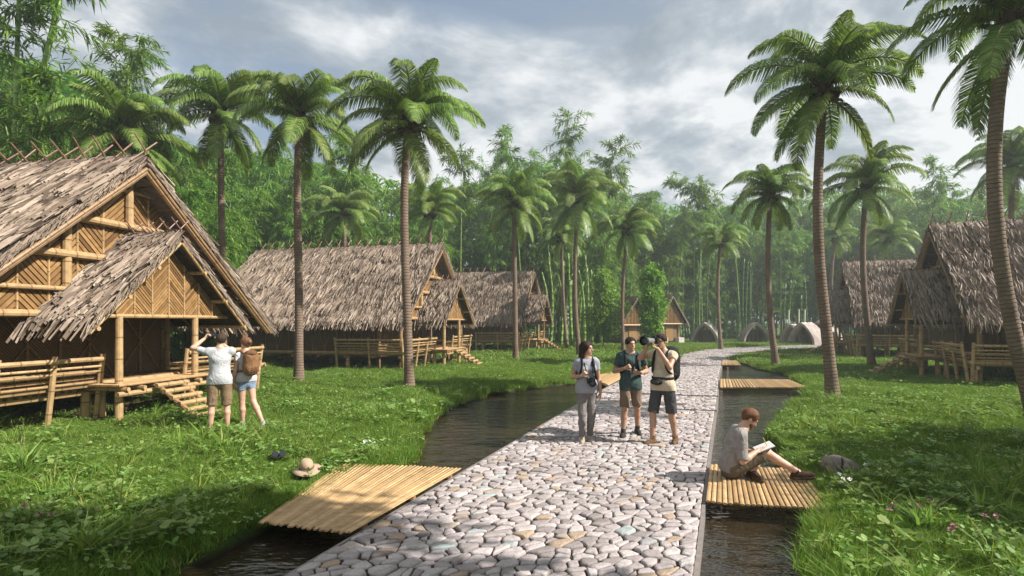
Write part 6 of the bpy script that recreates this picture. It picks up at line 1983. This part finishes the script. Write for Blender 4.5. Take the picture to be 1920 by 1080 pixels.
# ---------------- things lying in the grass
hp = at(575, 886, .05)
hat = empty('sun_hat', (hp.x, hp.y, .10), .4, 'khaki wide-brimmed sun hat lying on the grass', 'hat')
hat.rotation_euler = (R_(7), R_(-5), .4)
def hatf(f_):
    f_.ell((0, 0, .055), (.088, .102, .085), .02, clips=[((0, 0, .115), (0, 0, 1))]); 
f0 = Field((-.24, -.26, -.05), (.24, .26, .2), .0075)
f0.ell((0, 0, .052), (.086, .100, .085), .02); f0.ell((0, 0, .145), (.05, .03, .022), 0, cut=True); f0.plane((0, 0, -.005), (0, 0, -1))
hm_ = simple('khaki cotton', (0.36, 0.265, 0.18), .88, .15)
link_mesh('hat_crown', f0.mesh('hat_crown'), hm_, hat)
bm_ = MB(); nn = 40; ring = []
for r in (.080, .13, .175, .172, .13, .080):
    ring.append(r)
vs = []; 
for k, (r, dz) in enumerate(((.082, .008), (.13, .0), (.178, -.018), (.176, -.026), (.13, -.010), (.082, -.004))):
    for i in range(nn):
        a = 2 * math.pi * i / nn
        vs.append((math.cos(a) * r, math.sin(a) * r * 1.12, dz + .014 * math.sin(2 * a + .7) * (r / .178)))
fs = []
for k in range(5):
    for i in range(nn): fs.append((k * nn + i, k * nn + (i + 1) % nn, (k + 1) * nn + (i + 1) % nn, (k + 1) * nn + i))
bm_.add(vs, fs); bm_.build('brim', hm_, hat, True)
bd = MB(); pts = [(math.cos(2 * math.pi * i / 32) * .0875, math.sin(2 * math.pi * i / 32) * .101, .014) for i in range(33)]
bd.tube(pts, .009, 6); bd.build('hat_band', cloth('dark hat band', (.16, .11, .07)), hat)
bp_ = at(522, 858, .05)
bg_ = empty('binoculars', (bp_.x, bp_.y, .07), R_(20), 'black binoculars lying in the grass near the sun hat', 'binoculars')
binoc(bg_, (0, 0, .02), rot_to((.1, -1, .35)), 1.5)
strap('neck_strap', [(-.07, .03, .02), (-.14, .06, .0), (-.12, -.06, .02), (-.05, -.14, .0), (.04, -.12, .02)], .016, .016, M['black'], bg_)
kp = at(1573, 889, .02)
kb = empty('backpack', (kp.x, kp.y, .02), R_(-8), 'grey backpack lying on its side in the shaded grass', 'backpack')
def kbf(f_):
    f_.ell((-.02, 0, .09), (.20, .13, .12), .08); f_.ell((.10, .02, .07), (.16, .12, .10), .08); f_.ell((-.05, 0, .12), (.12, .12, .12), .08); f_.folds(.006, 30, 2)
gcl = cloth('grey brown canvas', (0.165, 0.14, 0.125), .3)
sdf_part('bag', (-.32, -.22, -.06), (.32, .22, .32), .01, kbf, gcl, kb)
def kbt(f_): f_.ell((-.115, -.01, .10), (.105, .145, .145), .06, clips=[((-.05, 0, 0), unit((1, 0, .35)))]); f_.folds(.005, 30, 4)
sdf_part('top_flap', (-.34, -.22, -.06), (.32, .22, .34), .01, kbt, cloth('brown grey canvas', (0.20, 0.165, 0.14), .3), kb)
strap('strap', [(-.03 + .04 * math.sin(t), -.02 + .135 * math.cos(t + math.pi), .105 + .118 * math.sin(t)) for t in np.linspace(-.2, 3.3, 12)], .022, .022, M['black'], kb)
CLOUD = (2.2, 15.1, 120.0); HAZE = 0.0017; EXPOSURE = 1.02
# ------------------------------------------------------------------ sky, sun, air, camera
SUN_EL, SUN_AZ = math.radians(40), math.radians(104)      # azimuth clockwise from +Y
W = bpy.data.worlds.new('World'); S.world = W; W.use_nodes = True
wt = W.node_tree; wt.nodes.clear()
class WN(NT):
    def __init__(s): s.t = wt
wn = WN()
sky = wn.n('ShaderNodeTexSky', sky_type='NISHITA', sun_disc=False)
sky.sun_elevation = SUN_EL; sky.sun_rotation = SUN_AZ; sky.air_density = 1.0; sky.dust_density = 1.5; sky.ozone_density = 2.0
tc = wn.n('ShaderNodeTexCoord')
sp = wn.n('ShaderNodeSeparateXYZ'); wn.l(tc.outputs['Generated'], sp.inputs[0])
den = wn.math('ADD', wn.math('MAXIMUM', sp.outputs[2], 0.0), 0.22)
cx = wn.math('DIVIDE', sp.outputs[0], den); cy = wn.math('DIVIDE', sp.outputs[1], den)
cb = wn.n('ShaderNodeCombineXYZ'); wn.l(cx, cb.inputs[0]); wn.l(cy, cb.inputs[1])
cv = wn.mapv(cb.outputs[0], (1, 1, 1), (0, 0, math.radians(CLOUD[2])), (CLOUD[0], CLOUD[1], 0))
warp = wn.n('ShaderNodeTexNoise'); warp.inputs['Scale'].default_value = 0.9; warp.inputs['Detail'].default_value = 2
wn.l(cv, warp.inputs['Vector'])
vm = wn.n('ShaderNodeVectorMath', operation='MULTIPLY_ADD')
wn.l(warp.outputs['Color'], vm.inputs[0]); vm.inputs[1].default_value = (0.5, 0.5, 0); wn.l(cv, vm.inputs[2])
big = wn.noise(1.0, 9, 0.54, vm.outputs[0])
det = wn.noise(2.3, 10, 0.58, wn.mapv(vm.outputs[0], (1, 1, 1), (0, 0, 0.5), (3.1, 1.7, 0.4)))
cover = wn.ramp(big, [(0.32, 0.35), (0.44, 1.0)])
tone = wn.ramp(wn.math('ADD', wn.math('MULTIPLY', big, 0.45), wn.math('MULTIPLY', det, 0.55)),
               [(0.43, (1.9, 2.25, 2.65)), (0.475, (2.6, 2.95, 3.35)), (0.505, (3.7, 3.95, 4.25)), (0.545, (5.3, 5.4, 5.55))])
col = wn.mix(cover, sky.outputs[0], tone)
hz = wn.ramp(sp.outputs[2], [(0.02, 0.6), (0.22, 0.0)])
col = wn.mix(hz, col, (4.4, 4.6, 4.8))
bg = wn.n('ShaderNodeBackground'); bg.inputs['Strength'].default_value = 0.085
wn.l(col, bg.inputs['Color'])
wo = wn.n('ShaderNodeOutputWorld'); wn.l(bg.outputs[0], wo.inputs['Surface'])

sl_ = bpy.data.lights.new('sun', 'SUN'); sl_.energy = 4.7; sl_.angle = math.radians(0.5); sl_.color = (1.0, 0.955, 0.89)
so = bpy.data.objects.new('sun', sl_); COL.objects.link(so)
sd = Vector((math.sin(SUN_AZ) * math.cos(SUN_EL), math.cos(SUN_AZ) * math.cos(SUN_EL), math.sin(SUN_EL)))
so.rotation_euler = sd.to_track_quat('Z', 'Y').to_euler()
so.location = sd * 50

if HAZE > 0:
    hb = MB(); hb.box((5, 30, 14), (260, 190, 36))
    ho = hb.build('haze', None); tag(ho, kind='stuff')
    hm = bpy.data.materials.new('thin morning haze'); hm.use_nodes = True; ht = hm.node_tree; ht.nodes.clear()
    pv = ht.nodes.new('ShaderNodeVolumePrincipled'); pv.inputs['Color'].default_value = (0.84, 0.93, 0.90, 1); pv.inputs['Density'].default_value = HAZE
    pv.inputs['Anisotropy'].default_value = 0.2
    oo = ht.nodes.new('ShaderNodeOutputMaterial'); ht.links.new(pv.outputs[0], oo.inputs['Volume'])
    ho.data.materials.append(hm)

cam = bpy.data.cameras.new('camera'); co = bpy.data.objects.new('camera', cam); COL.objects.link(co)
cam.sensor_width = 36; cam.lens = 36 * F / 1920; cam.shift_y = (YH - 540) / 1920
cam.clip_start = 0.05; cam.clip_end = 3000
co.location = (0, 0, HC); co.rotation_euler = (math.pi / 2, 0, 0)
S.camera = co
S.view_settings.view_transform = 'Standard'; S.view_settings.look = 'None'
S.view_settings.exposure = EXPOSURE; S.view_settings.gamma = 1.0
S.view_settings.use_curve_mapping = False
S.cycles.max_bounces = 7; S.cycles.diffuse_bounces = 3; S.cycles.glossy_bounces = 3; S.cycles.transmission_bounces = 3
S.cycles.volume_bounces = 0; S.cycles.transparent_max_bounces = 6
S.cycles.use_denoising = True
S.cycles.caustics_reflective = False; S.cycles.caustics_refractive = False
